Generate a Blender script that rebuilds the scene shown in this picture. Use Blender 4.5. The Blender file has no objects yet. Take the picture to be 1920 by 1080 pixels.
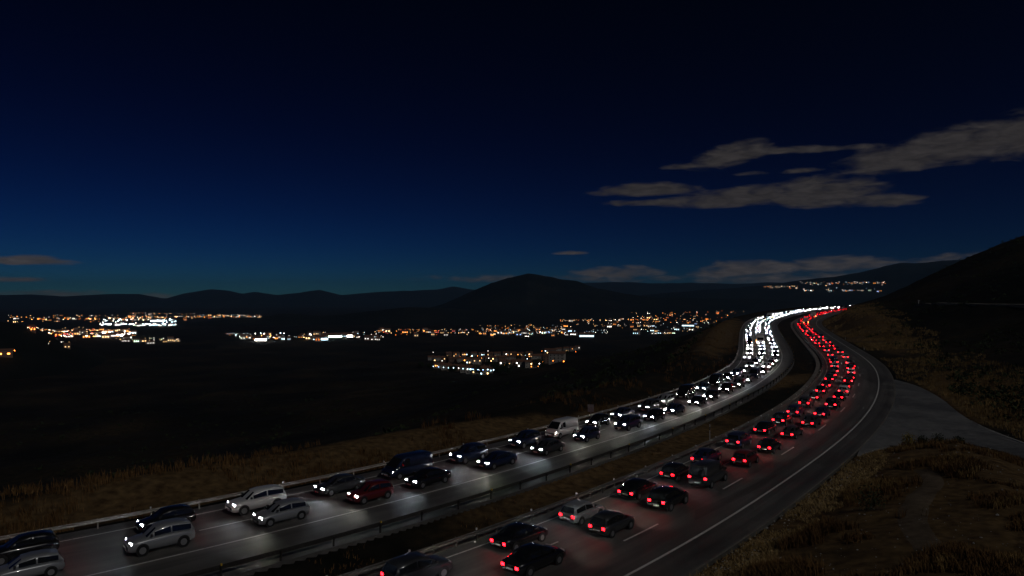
import bpy, math, random
import numpy as np
R = math.radians
random.seed(7); rng = np.random.default_rng(7)
sc = bpy.context.scene
C = sc.collection
# ---- camera -------------------------------------------------------------
cam = bpy.data.cameras.new('camera'); cam.lens = 24; cam.sensor_width = 36
cam.shift_y = 20/1920; cam.clip_start = 0.5; cam.clip_end = 60000
co = bpy.data.objects.new('camera', cam); C.objects.link(co)
co.location = (0, 0, 0); co.rotation_euler = (R(90), 0, 0)
sc.camera = co
# ---- sky: clear moonlit night -------------------------------------------
MOON_EL, MOON_AZ = 40.0, 138.0          # degrees; azimuth from +Y towards +X
SKY_STRENGTH = 0.021
wd = bpy.data.worlds.new('World'); sc.world = wd; wd.use_nodes = True
nt = wd.node_tree; nt.nodes.clear()
def N(tree, typ, **kw):
    n = tree.nodes.new(typ)
    for k, v in kw.items(): setattr(n, k, v)
    return n
def math_node(tree, op, a, b=None, c=None, clamp=False):
    n = N(tree, 'ShaderNodeMath', operation=op, use_clamp=clamp)
    for i, v in enumerate((a, b, c)):
        if v is None: continue
        if isinstance(v, (int, float)): n.inputs[i].default_value = v
        else: tree.links.new(v, n.inputs[i])
    return n.outputs[0]
L = nt.links.new
out = N(nt, 'ShaderNodeOutputWorld'); bg = N(nt, 'ShaderNodeBackground')
sky = N(nt, 'ShaderNodeTexSky', sky_type='NISHITA', sun_disc=False)
sky.sun_elevation = R(MOON_EL); sky.sun_rotation = R(MOON_AZ); sky.altitude = 1500; sky.dust_density = 0.15; sky.air_density = 0.8; sky.ozone_density = 6.0
gm = N(nt, 'ShaderNodeGamma'); gm.inputs['Gamma'].default_value = 2.7
pre = N(nt, 'ShaderNodeMix', data_type='RGBA', blend_type='MULTIPLY'); pre.inputs[0].default_value = 1
pre.inputs[7].default_value = (0.118, 0.160, 0.170, 1)
L(sky.outputs[0], pre.inputs[6]); L(pre.outputs[2], gm.inputs[0])
# clouds: thin banks fixed in the sky by azimuth and elevation
geo = N(nt, 'ShaderNodeTexCoord'); sep = N(nt, 'ShaderNodeSeparateXYZ'); L(geo.outputs['Generated'], sep.inputs[0])
X, Y, Z = sep.outputs
az = math_node(nt, 'ARCTAN2', X, Y); el = math_node(nt, 'ARCSINE', Z)
cmb = N(nt, 'ShaderNodeCombineXYZ'); L(az, cmb.inputs[0]); L(el, cmb.inputs[1])
def wnoise(sx, sy, detail, off=0.0, dist=0.0):
    mp = N(nt, 'ShaderNodeMapping'); mp.inputs['Scale'].default_value = (sx, sy, 1); mp.inputs['Location'].default_value = (off, off*0.7, 0)
    mp.inputs['Rotation'].default_value = (0, 0, 0.10)
    L(cmb.outputs[0], mp.inputs[0])
    t = N(nt, 'ShaderNodeTexNoise'); t.inputs['Scale'].default_value = 1; t.inputs['Detail'].default_value = detail; t.inputs['Roughness'].default_value = 0.55
    t.inputs['Distortion'].default_value = dist
    L(mp.outputs[0], t.inputs['Vector']); return t.outputs['Fac']
n_edge = wnoise(24, 82, 9, 3.1, 0.5); n_big = wnoise(8, 30, 3, 9.7, 0.3); n_fine = wnoise(46, 170, 8, 1.3, 0.7)
def dirs(px, py):
    t = (px-960)/1280; e = (560-py)/1280
    return math.atan2(t, 1), math.asin(e/math.sqrt(1+t*t+e*e))
# (px centre, py centre, half width, half height, tilt, strength)
CLOUDS = [(1370, 296, 75, 20, -.14, 1.0), (1280, 313, 45, 6, -.03, .7), (1520, 281, 130, 6, .03, .55), (1690, 300, 130, 27, -.06, 1.0), (1820, 272, 190, 36, -.08, 1.0), (1960, 262, 150, 38, 0, .9),
          (1505, 321, 40, 5, 0, .6), (1400, 326, 40, 4, 0, .35),
          (1210, 358, 95, 12, 0, 1.0), (1400, 372, 150, 18, -.03, 1.1), (1540, 365, 120, 27, 0, 1.15), (1625, 376, 95, 14, .03, .9), (1250, 380, 130, 6, 0, .7),
          (1071, 475, 30, 4, 0, .75), (1160, 514, 80, 11, 0, .8), (1390, 508, 100, 16, -.05, .95), (1560, 499, 120, 16, 0, .95), (1500, 524, 260, 14, 0, .6), (1760, 488, 90, 8, -.1, .5), (1100, 524, 260, 7, 0, .4),
          (55, 491, 85, 8, 0, 1.0), (75, 488, 40, 8, 0, .8), (40, 525, 60, 5, 0, .7), (80, 552, 110, 7, 0, .7), (310, 556, 120, 5, 0, .4)]
acc = None; shade = None
for px, py, hw, hh, tl, st in CLOUDS:
    a0, e0 = dirs(px, py); a1, _ = dirs(px+hw, py); _, e1 = dirs(px, py-hh)
    ra, re = a1-a0, e1-e0
    da = math_node(nt, 'SUBTRACT', az, a0); de = math_node(nt, 'SUBTRACT', el, e0)
    de = math_node(nt, 'MULTIPLY_ADD', da, tl, de)
    u = math_node(nt, 'DIVIDE', da, ra*1.15); v = math_node(nt, 'DIVIDE', de, re*1.35)
    # flat undersides: squash the lower half
    below = math_node(nt, 'LESS_THAN', v, 0.0); vf = math_node(nt, 'MULTIPLY_ADD', below, 0.5, 1.0); v = math_node(nt, 'MULTIPLY', v, vf)
    d2 = math_node(nt, 'ADD', math_node(nt, 'MULTIPLY', u, u), math_node(nt, 'MULTIPLY', v, v))
    m = math_node(nt, 'MULTIPLY', math_node(nt, 'SUBTRACT', 1.0, d2), st)
    m = math_node(nt, 'MAXIMUM', m, -1.0)
    acc = m if acc is None else math_node(nt, 'SMOOTH_MAX', acc, m, 0.12)
w1 = math_node(nt, 'MULTIPLY_ADD', n_edge, 2.1, -1.05); w2 = math_node(nt, 'MULTIPLY_ADD', n_big, 1.3, -0.65)
f = math_node(nt, 'ADD', math_node(nt, 'ADD', acc, w1), w2)
def smooth(v, a, b):
    mr = N(nt, 'ShaderNodeMapRange', interpolation_type='SMOOTHSTEP'); mr.inputs[1].default_value = a; mr.inputs[2].default_value = b
    L(v, mr.inputs[0]); return mr.outputs[0]
mask = smooth(f, -0.15, 0.9)
front = smooth(Y, 0.05, 0.2)
mask = math_node(nt, 'MULTIPLY', math_node(nt, 'MULTIPLY', mask, front), 0.92)
lum = math_node(nt, 'MULTIPLY_ADD', n_fine, 1.1, 0.32); lum = math_node(nt, 'MULTIPLY', lum, math_node(nt, 'MULTIPLY_ADD', n_edge, 0.9, 0.5))
lum = math_node(nt, 'MULTIPLY', lum, math_node(nt, 'MULTIPLY_ADD', smooth(el, 0.13, 0.03), 0.8, 1.0))     # city glow on the low banks
ccol = N(nt, 'ShaderNodeMix', data_type='RGBA', blend_type='MULTIPLY'); ccol.inputs[0].default_value = 1
CLOUD_COL = (1.72, 1.52, 1.50, 1)
ccol.inputs[6].default_value = CLOUD_COL
L(lum, ccol.inputs[7])
mixc = N(nt, 'ShaderNodeMix', data_type='RGBA'); L(mask, mixc.inputs[0]); L(gm.outputs[0], mixc.inputs[6]); L(ccol.outputs[2], mixc.inputs[7])
L(mixc.outputs[2], bg.inputs[0]); bg.inputs[1].default_value = SKY_STRENGTH
L(bg.outputs[0], out.inputs[0])
# ---- moonlight ----------------------------------------------------------
sl = bpy.data.lights.new('moon', 'SUN'); sl.energy = 0.35; sl.angle = R(0.5); sl.color = (1.0, 0.97, 0.92)
so = bpy.data.objects.new('moon', sl); C.objects.link(so)
so.rotation_euler = (R(90-MOON_EL), 0, R(180-MOON_AZ))
vs = sc.view_settings; vs.view_transform = 'Standard'; vs.look = 'None'; vs.exposure = 0; vs.gamma = 1; vs.use_curve_mapping = False
sc.cycles.sample_clamp_indirect = 3.0; sc.cycles.max_bounces = 5; sc.cycles.diffuse_bounces = 2; sc.cycles.glossy_bounces = 3
sc.cycles.use_denoising = True; sc.cycles.use_light_tree = True; sc.cycles.caustics_reflective = False; sc.cycles.caustics_refractive = False
# ---- NUMERIC: shape of the land ----------------------------------------
ZR = -17.5
def road_z(Y):
    Y = np.asarray(Y, float)
    a = np.clip(Y, 0, 640)
    return ZR + 2.4e-5*a*a + np.clip(Y-640, 0, 400)*0.012
def sstep(a, b, x):
    t = np.clip((x-a)/(b-a), 0, 1); return t*t*(3-2*t)
def hash2(i, j, seed):
    n = (i.astype(np.int64)*374761393 + j.astype(np.int64)*668265263 + seed*974634777) & 0x7fffffff
    n = ((n ^ (n >> 13))*1274126177) & 0x7fffffff
    return ((n ^ (n >> 16)) & 0xffff)/65535.0
def vnoise(x, y, seed=0):
    x = np.asarray(x, float); y = np.asarray(y, float)
    i = np.floor(x); j = np.floor(y); u = x-i; v = y-j
    u = u*u*(3-2*u); v = v*v*(3-2*v)
    a = hash2(i, j, seed); b = hash2(i+1, j, seed); c = hash2(i, j+1, seed); d = hash2(i+1, j+1, seed)
    return (a*(1-u)+b*u)*(1-v) + (c*(1-u)+d*u)*v - 0.5
def fbm(x, y, scale, octv=4, seed=0):
    r = 0; amp = 1.0
    for k in range(octv):
        r = r + amp*vnoise(x/scale, y/scale, seed+k*17); scale *= 0.5; amp *= 0.5
    return r
# reference line of the motorway (the guardrail of the outbound carriageway): heading by distance
HS = [-140, -80, -30, 0, 20, 50, 75, 104, 140, 162, 195, 260, 338, 400, 440, 500, 560, 640, 740, 1100]
HA = [60.95, 56.95, 51.45, 44.65, 39.54, 37.27, 33.69, 29.64, 26.08, 22.5, 19.81, 19.9, 20.67, 24.98, 28.4, 31.46, 35.77, 46.32, 54.34, 68.34]
S0, S1, DS = -110.0, 900.0, 1.0
_s = np.arange(S0, S1+DS, DS)
_h = np.interp(_s, HS, HA)
_k = np.ones(21)/21
_h = np.convolve(np.pad(_h, 10, mode='edge'), _k, 'valid')
_h = np.radians(_h)
_x = np.cumsum(np.sin(_h))*DS; _y = np.cumsum(np.cos(_h))*DS
_i0 = int(-S0/DS)
_x = _x - _x[_i0] + (-4.51); _y = _y - _y[_i0] + 46.99
REF = np.stack([_x, _y], 1)
def ref_at(s):
    return np.interp(s, _s, _x), np.interp(s, _s, _y), np.interp(s, _s, _h)
def at(s, off):
    """point at distance s along the road, off metres to the RIGHT of the reference rail"""
    x, y, h = ref_at(np.asarray(s, float))
    return x + np.cos(h)*off, y - np.sin(h)*off, h
OFF_M1 = lambda s: -np.interp(s, [0, 40, 80, 200, 300, 420, 600], [6.6, 6.6, 7.4, 7.3, 8.2, 9.0, 9.0])
OFF_B  = lambda s: -np.interp(s, [-60, 0, 25, 65, 100, 180, 300, 420, 600], [12.6, 12.2, 11.7, 10.7, 10.1, 10.2, 11.0, 11.8, 11.8])
OFF_A  = lambda s: -np.interp(s, [-60, 0, 12, 40, 100, 135, 170, 290, 430, 600], [22.6, 21.6, 21.3, 20.5, 20.0, 20.6, 22.2, 24.7, 25.6, 25.6])
OFF_D, OFF_E = 11.2, 14.05
def road_coord(x, y):
    """nearest s and signed offset (right +) of points"""
    x = np.asarray(x, float).ravel(); y = np.asarray(y, float).ravel()
    st = 4; R = REF[::st]; best = np.empty(len(x), int)
    for a in range(0, len(x), 20000):
        d = (x[a:a+20000, None]-R[None, :, 0])**2 + (y[a:a+20000, None]-R[None, :, 1])**2
        best[a:a+20000] = d.argmin(1)*st
    bs = best.copy(); bd = np.full(len(x), 1e18)
    for o in range(-st, st+1):
        k = np.clip(best+o, 0, len(REF)-1)
        d = (x-REF[k, 0])**2 + (y-REF[k, 1])**2
        m = d < bd; bd[m] = d[m]; bs[m] = k[m]
    h = _h[bs]
    off = (x-REF[bs, 0])*np.cos(h) - (y-REF[bs, 1])*np.sin(h)
    d = np.sqrt(bd)
    return _s[bs], np.where(off >= 0, d, -d)
# side road (left edge, right edge) in plan
SIDE_L = [(38.2, 75.6), (43, 79.4), (47.5, 81.6), (52, 82.6), (55, 80.5), (55.6, 76), (54.6, 70), (53, 60), (51.5, 48), (50, 34)]
SIDE_R = [(80.5, 146), (80.3, 139), (77, 126), (72.4, 114), (67.5, 103), (63.6, 92), (61.6, 82), (60, 68), (58.2, 50), (57, 34)]
def resample(P, n):
    P = np.array(P, float); d = np.concatenate([[0], np.cumsum(np.hypot(*np.diff(P, axis=0).T))])
    # Catmull-Rom through the points
    t = np.linspace(0, d[-1], n); out = np.empty((n, 2))
    for c in range(2):
        m = np.gradient(P[:, c], d)
        k = np.clip(np.searchsorted(d, t, 'right')-1, 0, len(d)-2)
        h = d[k+1]-d[k]; u = (t-d[k])/h
        out[:, c] = ((2*u**3-3*u**2+1)*P[k, c]+(u**3-2*u**2+u)*h*m[k]+(-2*u**3+3*u**2)*P[k+1, c]+(u**3-u**2)*h*m[k+1])
    return out
SL = resample(SIDE_L, 60); SR = resample(SIDE_R, 60)
def poly_dist(x, y, P):
    """signed distance to a closed polygon (inside negative)"""
    n = len(P); bd = np.full(len(x), 1e18); ins = np.zeros(len(x), bool)
    for i in range(n):
        ax, ay = P[i]; bx, by = P[(i+1) % n]
        ex, ey = bx-ax, by-ay; L = ex*ex+ey*ey+1e-9
        t = np.clip(((x-ax)*ex+(y-ay)*ey)/L, 0, 1)
        d = (x-ax-t*ex)**2+(y-ay-t*ey)**2
        bd = np.minimum(bd, d)
        c = ((ay > y) != (by > y)) & (x < ex*(y-ay)/(ey if abs(ey) > 1e-9 else 1e-9)+ax)
        ins ^= c
    d = np.sqrt(bd)
    return np.where(ins, -d, d)
SIDE_POLY = np.concatenate([SL, SR[::-1]])
def land_z(x, y, sink=True):
    x = np.asarray(x, float); shp = x.shape; x = x.ravel(); y = np.asarray(y, float).ravel()
    s, off = road_coord(x, y)
    r = np.hypot(x, y)
    sx, sy, _ = ref_at(s)
    zr = road_z(np.where(r < 900, y, np.minimum(y, 640)))
    zr = np.where((off > 30) | (off < -40), road_z(sy), zr)
    zr = np.where(y < 0, ZR, zr)
    offA = OFF_A(s); offM1 = OFF_M1(s)
    # left of the outer rail: verge, grass berm, then the long slope to the valley
    l = np.maximum(offA-off, 0)
    n1 = fbm(x, y, 60, 4, 3); n2 = fbm(x, y, 9, 3, 9)
    berm = 0.9*np.exp(-((l-11)/4.5)**2)*(1+0.8*n1) - 0.5*sstep(0.6, 3, l)*(1-sstep(6, 10, l))
    fall = -99*(1-np.exp(-np.maximum(l-13, 0)/250.0))
    zl = zr + berm + fall + sstep(14, 60, l)*(n1*6*sstep(20, 200, l) + n2*1.0)
    floor_ = -113 + 2.0*fbm(x, y, 900, 3, 21) + 8*sstep(4000, 9000, r)
    zl = zl + (floor_-zl)*sstep(500, 1100, l)
    # right of the outer edge: hill
    d = np.maximum(off-OFF_E, 0)
    hill = 75*(1-np.exp(-(np.maximum(d-3, 0)/138.0)**2))
    hill = hill*sstep(70, 170, y + 0.35*(x-60))
    cut = 7.0*sstep(1.5, 16, d)*sstep(240, 330, s)
    bump = 11*np.exp(-(((x-335)/70)**2+((y-455)/75)**2))*sstep(4, 40, d)
    hill = (hill + cut + bump)
    rough = (n1*5*sstep(10, 60, d) + n2*1.1*sstep(3, 12, d))*sstep(70, 150, y)
    sd = poly_dist(x, y, SIDE_POLY)
    near = sstep(0.3, 10, sd)
    zrr = zr + hill*np.clip(near, 0, 1) + rough*near
    # grassy mound beside the slip road, climbing to the bank where the photographer stands
    md = np.minimum(d, np.maximum(sd, 0))
    mound = (0.9*sstep(0.4, 6, md) + 0.185*np.maximum(md-3, 0)*(1-0.35*sstep(10, 30, md)))*(1-sstep(75, 100, y+0.1*x))
    mound = mound + (0.5*n2+0.25*fbm(x, y, 2.5, 2, 31))*sstep(1, 6, md)*(1-sstep(75, 100, y))
    bank = np.maximum(-1.75-0.475*np.maximum(r-2.0, 0)-zr, 0)*sstep(1.0, 5.0, md)
    zrr = np.maximum(zrr + mound, zr + bank)
    zrr = np.where(y > 700, np.minimum(zrr, zr+hill+60), zrr)
    z = np.where(off > 0, zrr, np.where(off < offA, zl, zr))
    # median: shallow grassed dish
    med = (off < 0) & (off > offM1)
    u = np.clip(np.where(med, off/offM1, 0), 0, 1)
    z = np.where(med, zr - 0.05 - 0.55*np.sin(np.pi*u)**0.7 + 0.12*n2*np.sin(np.pi*u), z)
    if sink:
        inside = ((off > 0) & (off < OFF_E+0.25)) | ((off < offM1+0.25) & (off > offA-0.55))
        z = np.where(inside, zr - 0.35, z)
        z = np.where((off > 0) & (sd < 0.15), np.minimum(z, zr-0.3), z)
    return z.reshape(shp)
# ---- END NUMERIC
# ---- materials ----------------------------------------------------------
def mat(name, col=(.5,.5,.5), rough=.6, metal=0., spec=.5, em=None, es=0., coat=0.):
    m = bpy.data.materials.new(name); m.use_nodes = True
    b = m.node_tree.nodes['Principled BSDF']
    b.inputs['Base Color'].default_value = (*col, 1); b.inputs['Roughness'].default_value = rough
    b.inputs['Metallic'].default_value = metal; b.inputs['Specular IOR Level'].default_value = spec
    b.inputs['Coat Weight'].default_value = coat
    if em: b.inputs['Emission Color'].default_value = (*em, 1); b.inputs['Emission Strength'].default_value = es
    return m
def noisy(name, cols, scale=1., detail=6, rough=(.7,.95), bump=0., bscale=None, metal=0., spec=.4, stretch=(1,1,1), second=None, coord='Object'):
    """colour ramp driven by noise; second = (scale, amount) adds a coarse tone variation"""
    m = mat(name, cols[0][1], rough[0], metal, spec); t = m.node_tree; b = t.nodes['Principled BSDF']; l = t.links.new
    tc = N(t, 'ShaderNodeTexCoord'); mp = N(t, 'ShaderNodeMapping'); mp.inputs['Scale'].default_value = stretch; l(tc.outputs[coord], mp.inputs[0])
    n = N(t, 'ShaderNodeTexNoise'); n.inputs['Scale'].default_value = scale; n.inputs['Detail'].default_value = detail; n.inputs['Roughness'].default_value = .62
    l(mp.outputs[0], n.inputs['Vector'])
    fac = n.outputs['Fac']
    if second:
        n2 = N(t, 'ShaderNodeTexNoise'); n2.inputs['Scale'].default_value = second[0]; n2.inputs['Detail'].default_value = 4
        l(mp.outputs[0], n2.inputs['Vector'])
        fac = math_node(t, 'MULTIPLY_ADD', math_node(t, 'SUBTRACT', n2.outputs['Fac'], .5), second[1], fac)
    r = N(t, 'ShaderNodeValToRGB'); cr = r.color_ramp
    while len(cr.elements) < len(cols): cr.elements.new(.5)
    for e, (p, c) in zip(cr.elements, cols): e.position = p; e.color = (*c, 1)
    l(fac, r.inputs[0]); l(r.outputs[0], b.inputs['Base Color'])
    mr = N(t, 'ShaderNodeMapRange'); mr.inputs[1].default_value = .3; mr.inputs[2].default_value = .7; mr.inputs[3].default_value = rough[0]; mr.inputs[4].default_value = rough[1]
    l(fac, mr.inputs[0]); l(mr.outputs[0], b.inputs['Roughness'])
    if bump:
        n3 = N(t, 'ShaderNodeTexNoise'); n3.inputs['Scale'].default_value = bscale or scale*4; n3.inputs['Detail'].default_value = 5
        l(mp.outputs[0], n3.inputs['Vector'])
        bp = N(t, 'ShaderNodeBump'); bp.inputs['Strength'].default_value = bump; bp.inputs['Distance'].default_value = .05
        l(n3.outputs['Fac'], bp.inputs['Height']); l(bp.outputs[0], b.inputs['Normal'])
    return m
M = {}
M['asphalt'] = noisy('asphalt', [(.25,(.075,.071,.066)), (.5,(.105,.100,.093)), (.75,(.14,.133,.122))], 3.0, 8, (.5,.7), .35, 30, spec=.5, second=(.12,.9))
def road_wear(m, lanes):
    """wheel tracks, oil lines, patches and joints laid along the road (road coordinates: metres along, metres across)"""
    t = m.node_tree; l = t.links.new; b_ = t.nodes['Principled BSDF']; src = b_.inputs['Base Color'].links[0].from_socket
    uv = N(t, 'ShaderNodeUVMap', uv_map='road'); sp = N(t, 'ShaderNodeSeparateXYZ'); l(uv.outputs[0], sp.inputs[0]); u, v = sp.outputs[0], sp.outputs[1]
    def nz(su, sv, det):
        c = N(t, 'ShaderNodeCombineXYZ'); l(math_node(t, 'MULTIPLY', u, su), c.inputs[0]); l(math_node(t, 'MULTIPLY', v, sv), c.inputs[1])
        n = N(t, 'ShaderNodeTexNoise'); n.inputs['Scale'].default_value = 1; n.inputs['Detail'].default_value = det; l(c.outputs[0], n.inputs['Vector']); return n.outputs['Fac']
    ph = math_node(t, 'MULTIPLY', math_node(t, 'ADD', v, lanes), 2*math.pi/1.72)
    track = math_node(t, 'MULTIPLY_ADD', math_node(t, 'SINE', ph), .13, .92)
    streak = math_node(t, 'MULTIPLY_ADD', nz(.035, 2.6, 6), .9, .55); spot = math_node(t, 'MULTIPLY_ADD', nz(.10, .5, 5), .8, .6)
    pc = N(t, 'ShaderNodeTexVoronoi', feature='F1'); pc.inputs['Scale'].default_value = 1; pc.inputs['Randomness'].default_value = 1
    c = N(t, 'ShaderNodeCombineXYZ'); l(math_node(t, 'MULTIPLY', u, .045), c.inputs[0]); l(math_node(t, 'MULTIPLY', v, .28), c.inputs[1]); l(c.outputs[0], pc.inputs['Vector'])
    sx_ = N(t, 'ShaderNodeSeparateColor'); l(pc.outputs['Color'], sx_.inputs[0]); patch = math_node(t, 'MULTIPLY_ADD', math_node(t, 'GREATER_THAN', sx_.outputs[0], .8), -.28, 1.0)
    jt = math_node(t, 'MULTIPLY_ADD', math_node(t, 'LESS_THAN', math_node(t, 'ABSOLUTE', math_node(t, 'ADD', v, math_node(t, 'MULTIPLY', nz(.3, .01, 3), .12))), 0.02), -.5, 1.0)
    f = math_node(t, 'MULTIPLY', math_node(t, 'MULTIPLY', track, streak), math_node(t, 'MULTIPLY', math_node(t, 'MULTIPLY', spot, patch), jt))
    mx = N(t, 'ShaderNodeMix', data_type='RGBA', blend_type='MULTIPLY'); mx.inputs[0].default_value = 1; l(src, mx.inputs[6]); l(f, mx.inputs[7]); l(mx.outputs[2], b_.inputs['Base Color'])
road_wear(M['asphalt'], .35)
M['asphalt_old'] = noisy('old asphalt', [(.25,(.09,.09,.09)), (.5,(.15,.15,.15)), (.8,(.24,.24,.235))], 1.2, 8, (.5,.75), .4, 25, spec=.4, second=(.10,1.1))
M['paint'] = noisy('road paint', [(.28,(.22,.21,.20)), (.42,(.62,.61,.58)), (.8,(.78,.77,.74))], 5.0, 6, (.5,.7), .1, 40)
M['paint_yellow'] = noisy('yellow paint', [(.3,(.3,.2,.04)), (.6,(.62,.42,.06))], 5.0, 6, (.5,.7), .1, 40)
M['land'] = noisy('dry land', [(.25,(.008,.008,.006)), (.45,(.016,.014,.010)), (.62,(.030,.023,.014)), (.8,(.055,.04,.023))], .35, 9, (.9,1.), .8, 3, spec=.1, second=(.012,1.0))
M['mountain'] = noisy('mountain scrub', [(.3,(.010,.012,.010)), (.55,(.020,.021,.018)), (.8,(.034,.032,.026))], .004, 8, (.95,1.), 0, spec=.05, second=(.0008,.6))
M['dirt'] = noisy('bare dirt', [(.3,(.085,.062,.042)), (.7,(.17,.13,.09))], 1.5, 8, (.9,1.), .6, 8, spec=.1, second=(.2,.6))
M['gravel'] = noisy('pale gravel', [(.25,(.20,.195,.19)), (.5,(.36,.35,.335)), (.75,(.52,.51,.49))], 2.5, 9, (.9,1.), .8, 18, spec=.1, second=(.5,.8))  # stone colour; also paints the light streak along the side road
M['track'] = noisy('track gravel', [(.3,(.14,.13,.11)), (.7,(.24,.22,.19))], 1.5, 6, (.9,1.), .3, 8, spec=.1)
M['concrete'] = noisy('gutter concrete', [(.3,(.13,.115,.095)), (.7,(.26,.24,.21))], 2, 7, (.8,.95), .3, 20, second=(.2,.7))
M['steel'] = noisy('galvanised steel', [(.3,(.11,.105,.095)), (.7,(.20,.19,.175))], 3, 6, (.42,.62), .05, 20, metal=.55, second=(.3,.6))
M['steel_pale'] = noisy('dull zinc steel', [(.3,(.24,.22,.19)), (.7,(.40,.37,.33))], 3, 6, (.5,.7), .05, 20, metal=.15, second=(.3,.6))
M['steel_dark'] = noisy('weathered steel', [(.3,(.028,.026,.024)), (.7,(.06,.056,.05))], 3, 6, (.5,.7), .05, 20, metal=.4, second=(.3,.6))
M['reflector'] = mat('amber reflector', (.75,.48,.05), .25, 0, .8)
M['reflector_white'] = mat('white reflector', (.8,.8,.78), .25, 0, .8)
M['straw'] = noisy('straw', [(.3,(.20,.125,.045)), (.7,(.40,.27,.11))], .6, 5, (.85,.95), spec=.15, second=(.08,.8))
M['straw_pale'] = noisy('pale straw', [(.3,(.28,.185,.075)), (.7,(.50,.36,.17))], .6, 5, (.85,.95), spec=.15, second=(.08,.8))
M['bracken'] = noisy('dry bracken', [(.3,(.095,.050,.020)), (.7,(.21,.118,.046))], .5, 5, (.9,1.), spec=.1, second=(.07,.8))
M['green'] = noisy('dark scrub leaves', [(.3,(.018,.028,.012)), (.7,(.055,.07,.028))], .6, 5, (.8,.95), spec=.2)
M['yellow_leaf'] = noisy('yellowing leaves', [(.3,(.20,.14,.02)), (.7,(.38,.28,.05))], 2, 4, (.8,.95), spec=.2)
M['bark'] = noisy('bark', [(.3,(.03,.022,.015)), (.7,(.08,.06,.042))], 4, 6, (.9,1.), .4, 12)
M['sign_back'] = noisy('sign back', [(.3,(.22,.22,.21)), (.7,(.32,.32,.31))], 3, 4, (.5,.7), metal=.3)
M['marker_red'] = mat('marker dark band', (.05,.05,.05), .5)
M['marker_white'] = mat('marker white', (.42,.42,.40), .6)
M['tyre'] = mat('tyre rubber', (.018,.018,.018), .8, 0, .3)
M['rim'] = mat('alloy rim', (.45,.45,.46), .35, .8)
M['glass'] = mat('tinted glass', (.012,.014,.016), .06, 0, .6)
M['trim'] = mat('black trim', (.02,.02,.02), .55)
M['plate'] = mat('number plate', (.7,.7,.66), .4)
HEAD, TAIL = 330., 17.
M['head'] = mat('headlight lit', (.8,.8,.8), .2, em=(1., .95, .86), es=HEAD)
M['head_cool'] = mat('headlight lit cool', (.8,.8,.8), .2, em=(.80, .90, 1.), es=HEAD)
M['tail'] = mat('tail light lit', (.5,.02,.02), .25, em=(1., .006, .012), es=TAIL)
M['lens'] = mat('clear lens', (.55,.55,.55), .1, 0, .6)
M['lens_red'] = mat('red lens', (.16,.008,.01), .2, 0, .6)
M['amber'] = mat('side marker lit', (.6,.25,.02), .3, em=(1., .36, .05), es=60)
M['wall_white'] = noisy('rendered wall', [(.3,(.38,.34,.29)), (.7,(.55,.50,.44))], .3, 5, (.85,.95))
M['wall_brick'] = noisy('brick wall', [(.3,(.20,.12,.085)), (.7,(.32,.20,.14))], .4, 5, (.85,.95))
M['roof_tile'] = noisy('roof tiles', [(.3,(.14,.065,.04)), (.7,(.24,.12,.075))], .5, 5, (.85,.95))
M['window_dark'] = mat('dark window', (.02,.022,.025), .1)
def lit_dry_patches(m, spots, ramp):
    """dry straw and bare earth near the road, with the lamp light there painted in"""
    t = m.node_tree; l = t.links.new; b_ = t.nodes['Principled BSDF']; src = b_.inputs['Base Color'].links[0].from_socket
    tc = N(t, 'ShaderNodeTexCoord'); sp = N(t, 'ShaderNodeSeparateXYZ'); l(tc.outputs['Object'], sp.inputs[0])
    nz = N(t, 'ShaderNodeTexNoise'); nz.inputs['Scale'].default_value = .09; nz.inputs['Detail'].default_value = 7; l(tc.outputs['Object'], nz.inputs['Vector'])
    fac = None
    for x, y, ax, ay, rot in spots:
        dx = math_node(t, 'SUBTRACT', sp.outputs[0], x); dy = math_node(t, 'SUBTRACT', sp.outputs[1], y); c, s_ = math.cos(R(rot)), math.sin(R(rot))
        u = math_node(t, 'MULTIPLY_ADD', dx, c/ax, math_node(t, 'MULTIPLY', dy, s_/ax)); v = math_node(t, 'MULTIPLY_ADD', dx, -s_/ay, math_node(t, 'MULTIPLY', dy, c/ay))
        q = math_node(t, 'SUBTRACT', 1.0, math_node(t, 'ADD', math_node(t, 'MULTIPLY', u, u), math_node(t, 'MULTIPLY', v, v)))
        fac = q if fac is None else math_node(t, 'MAXIMUM', fac, q)
    fac = math_node(t, 'MAXIMUM', fac, -1.0)
    fac = math_node(t, 'MULTIPLY_ADD', nz.outputs['Fac'], 2.4, math_node(t, 'SUBTRACT', fac, 1.2)); mr = N(t, 'ShaderNodeMapRange', interpolation_type='SMOOTHSTEP'); mr.inputs[1].default_value = -.15; mr.inputs[2].default_value = .55; l(fac, mr.inputs[0])
    n2 = N(t, 'ShaderNodeTexNoise'); n2.inputs['Scale'].default_value = 1.3; n2.inputs['Detail'].default_value = 8; l(tc.outputs['Object'], n2.inputs['Vector'])
    rp = N(t, 'ShaderNodeValToRGB'); rp.color_ramp.elements[0].position = .3; rp.color_ramp.elements[1].position = .72; rp.color_ramp.elements[0].color = (*ramp[0], 1); rp.color_ramp.elements[1].color = (*ramp[1], 1); l(n2.outputs['Fac'], rp.inputs[0])
    mx = N(t, 'ShaderNodeMix', data_type='RGBA'); l(mr.outputs[0], mx.inputs[0]); l(src, mx.inputs[6]); l(rp.outputs[0], mx.inputs[7]); l(mx.outputs[2], b_.inputs['Base Color'])
lit_dry_patches(M['land'], [(38, 55, 45, 45, 0), (84, 122, 11, 45, -30), (150, 290, 13, 90, -20), (190, 400, 22, 70, -25), (5, 95, 6, 110, -47), (95, 310, 16, 120, -20)], ((.06,.036,.017), (.19,.122,.055)))  # brown of dry ground plus painted roadside light; unlit land stays dark
def lit(name, col, s): return mat(name, (.6,.6,.6), .4, em=col, es=s)
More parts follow.
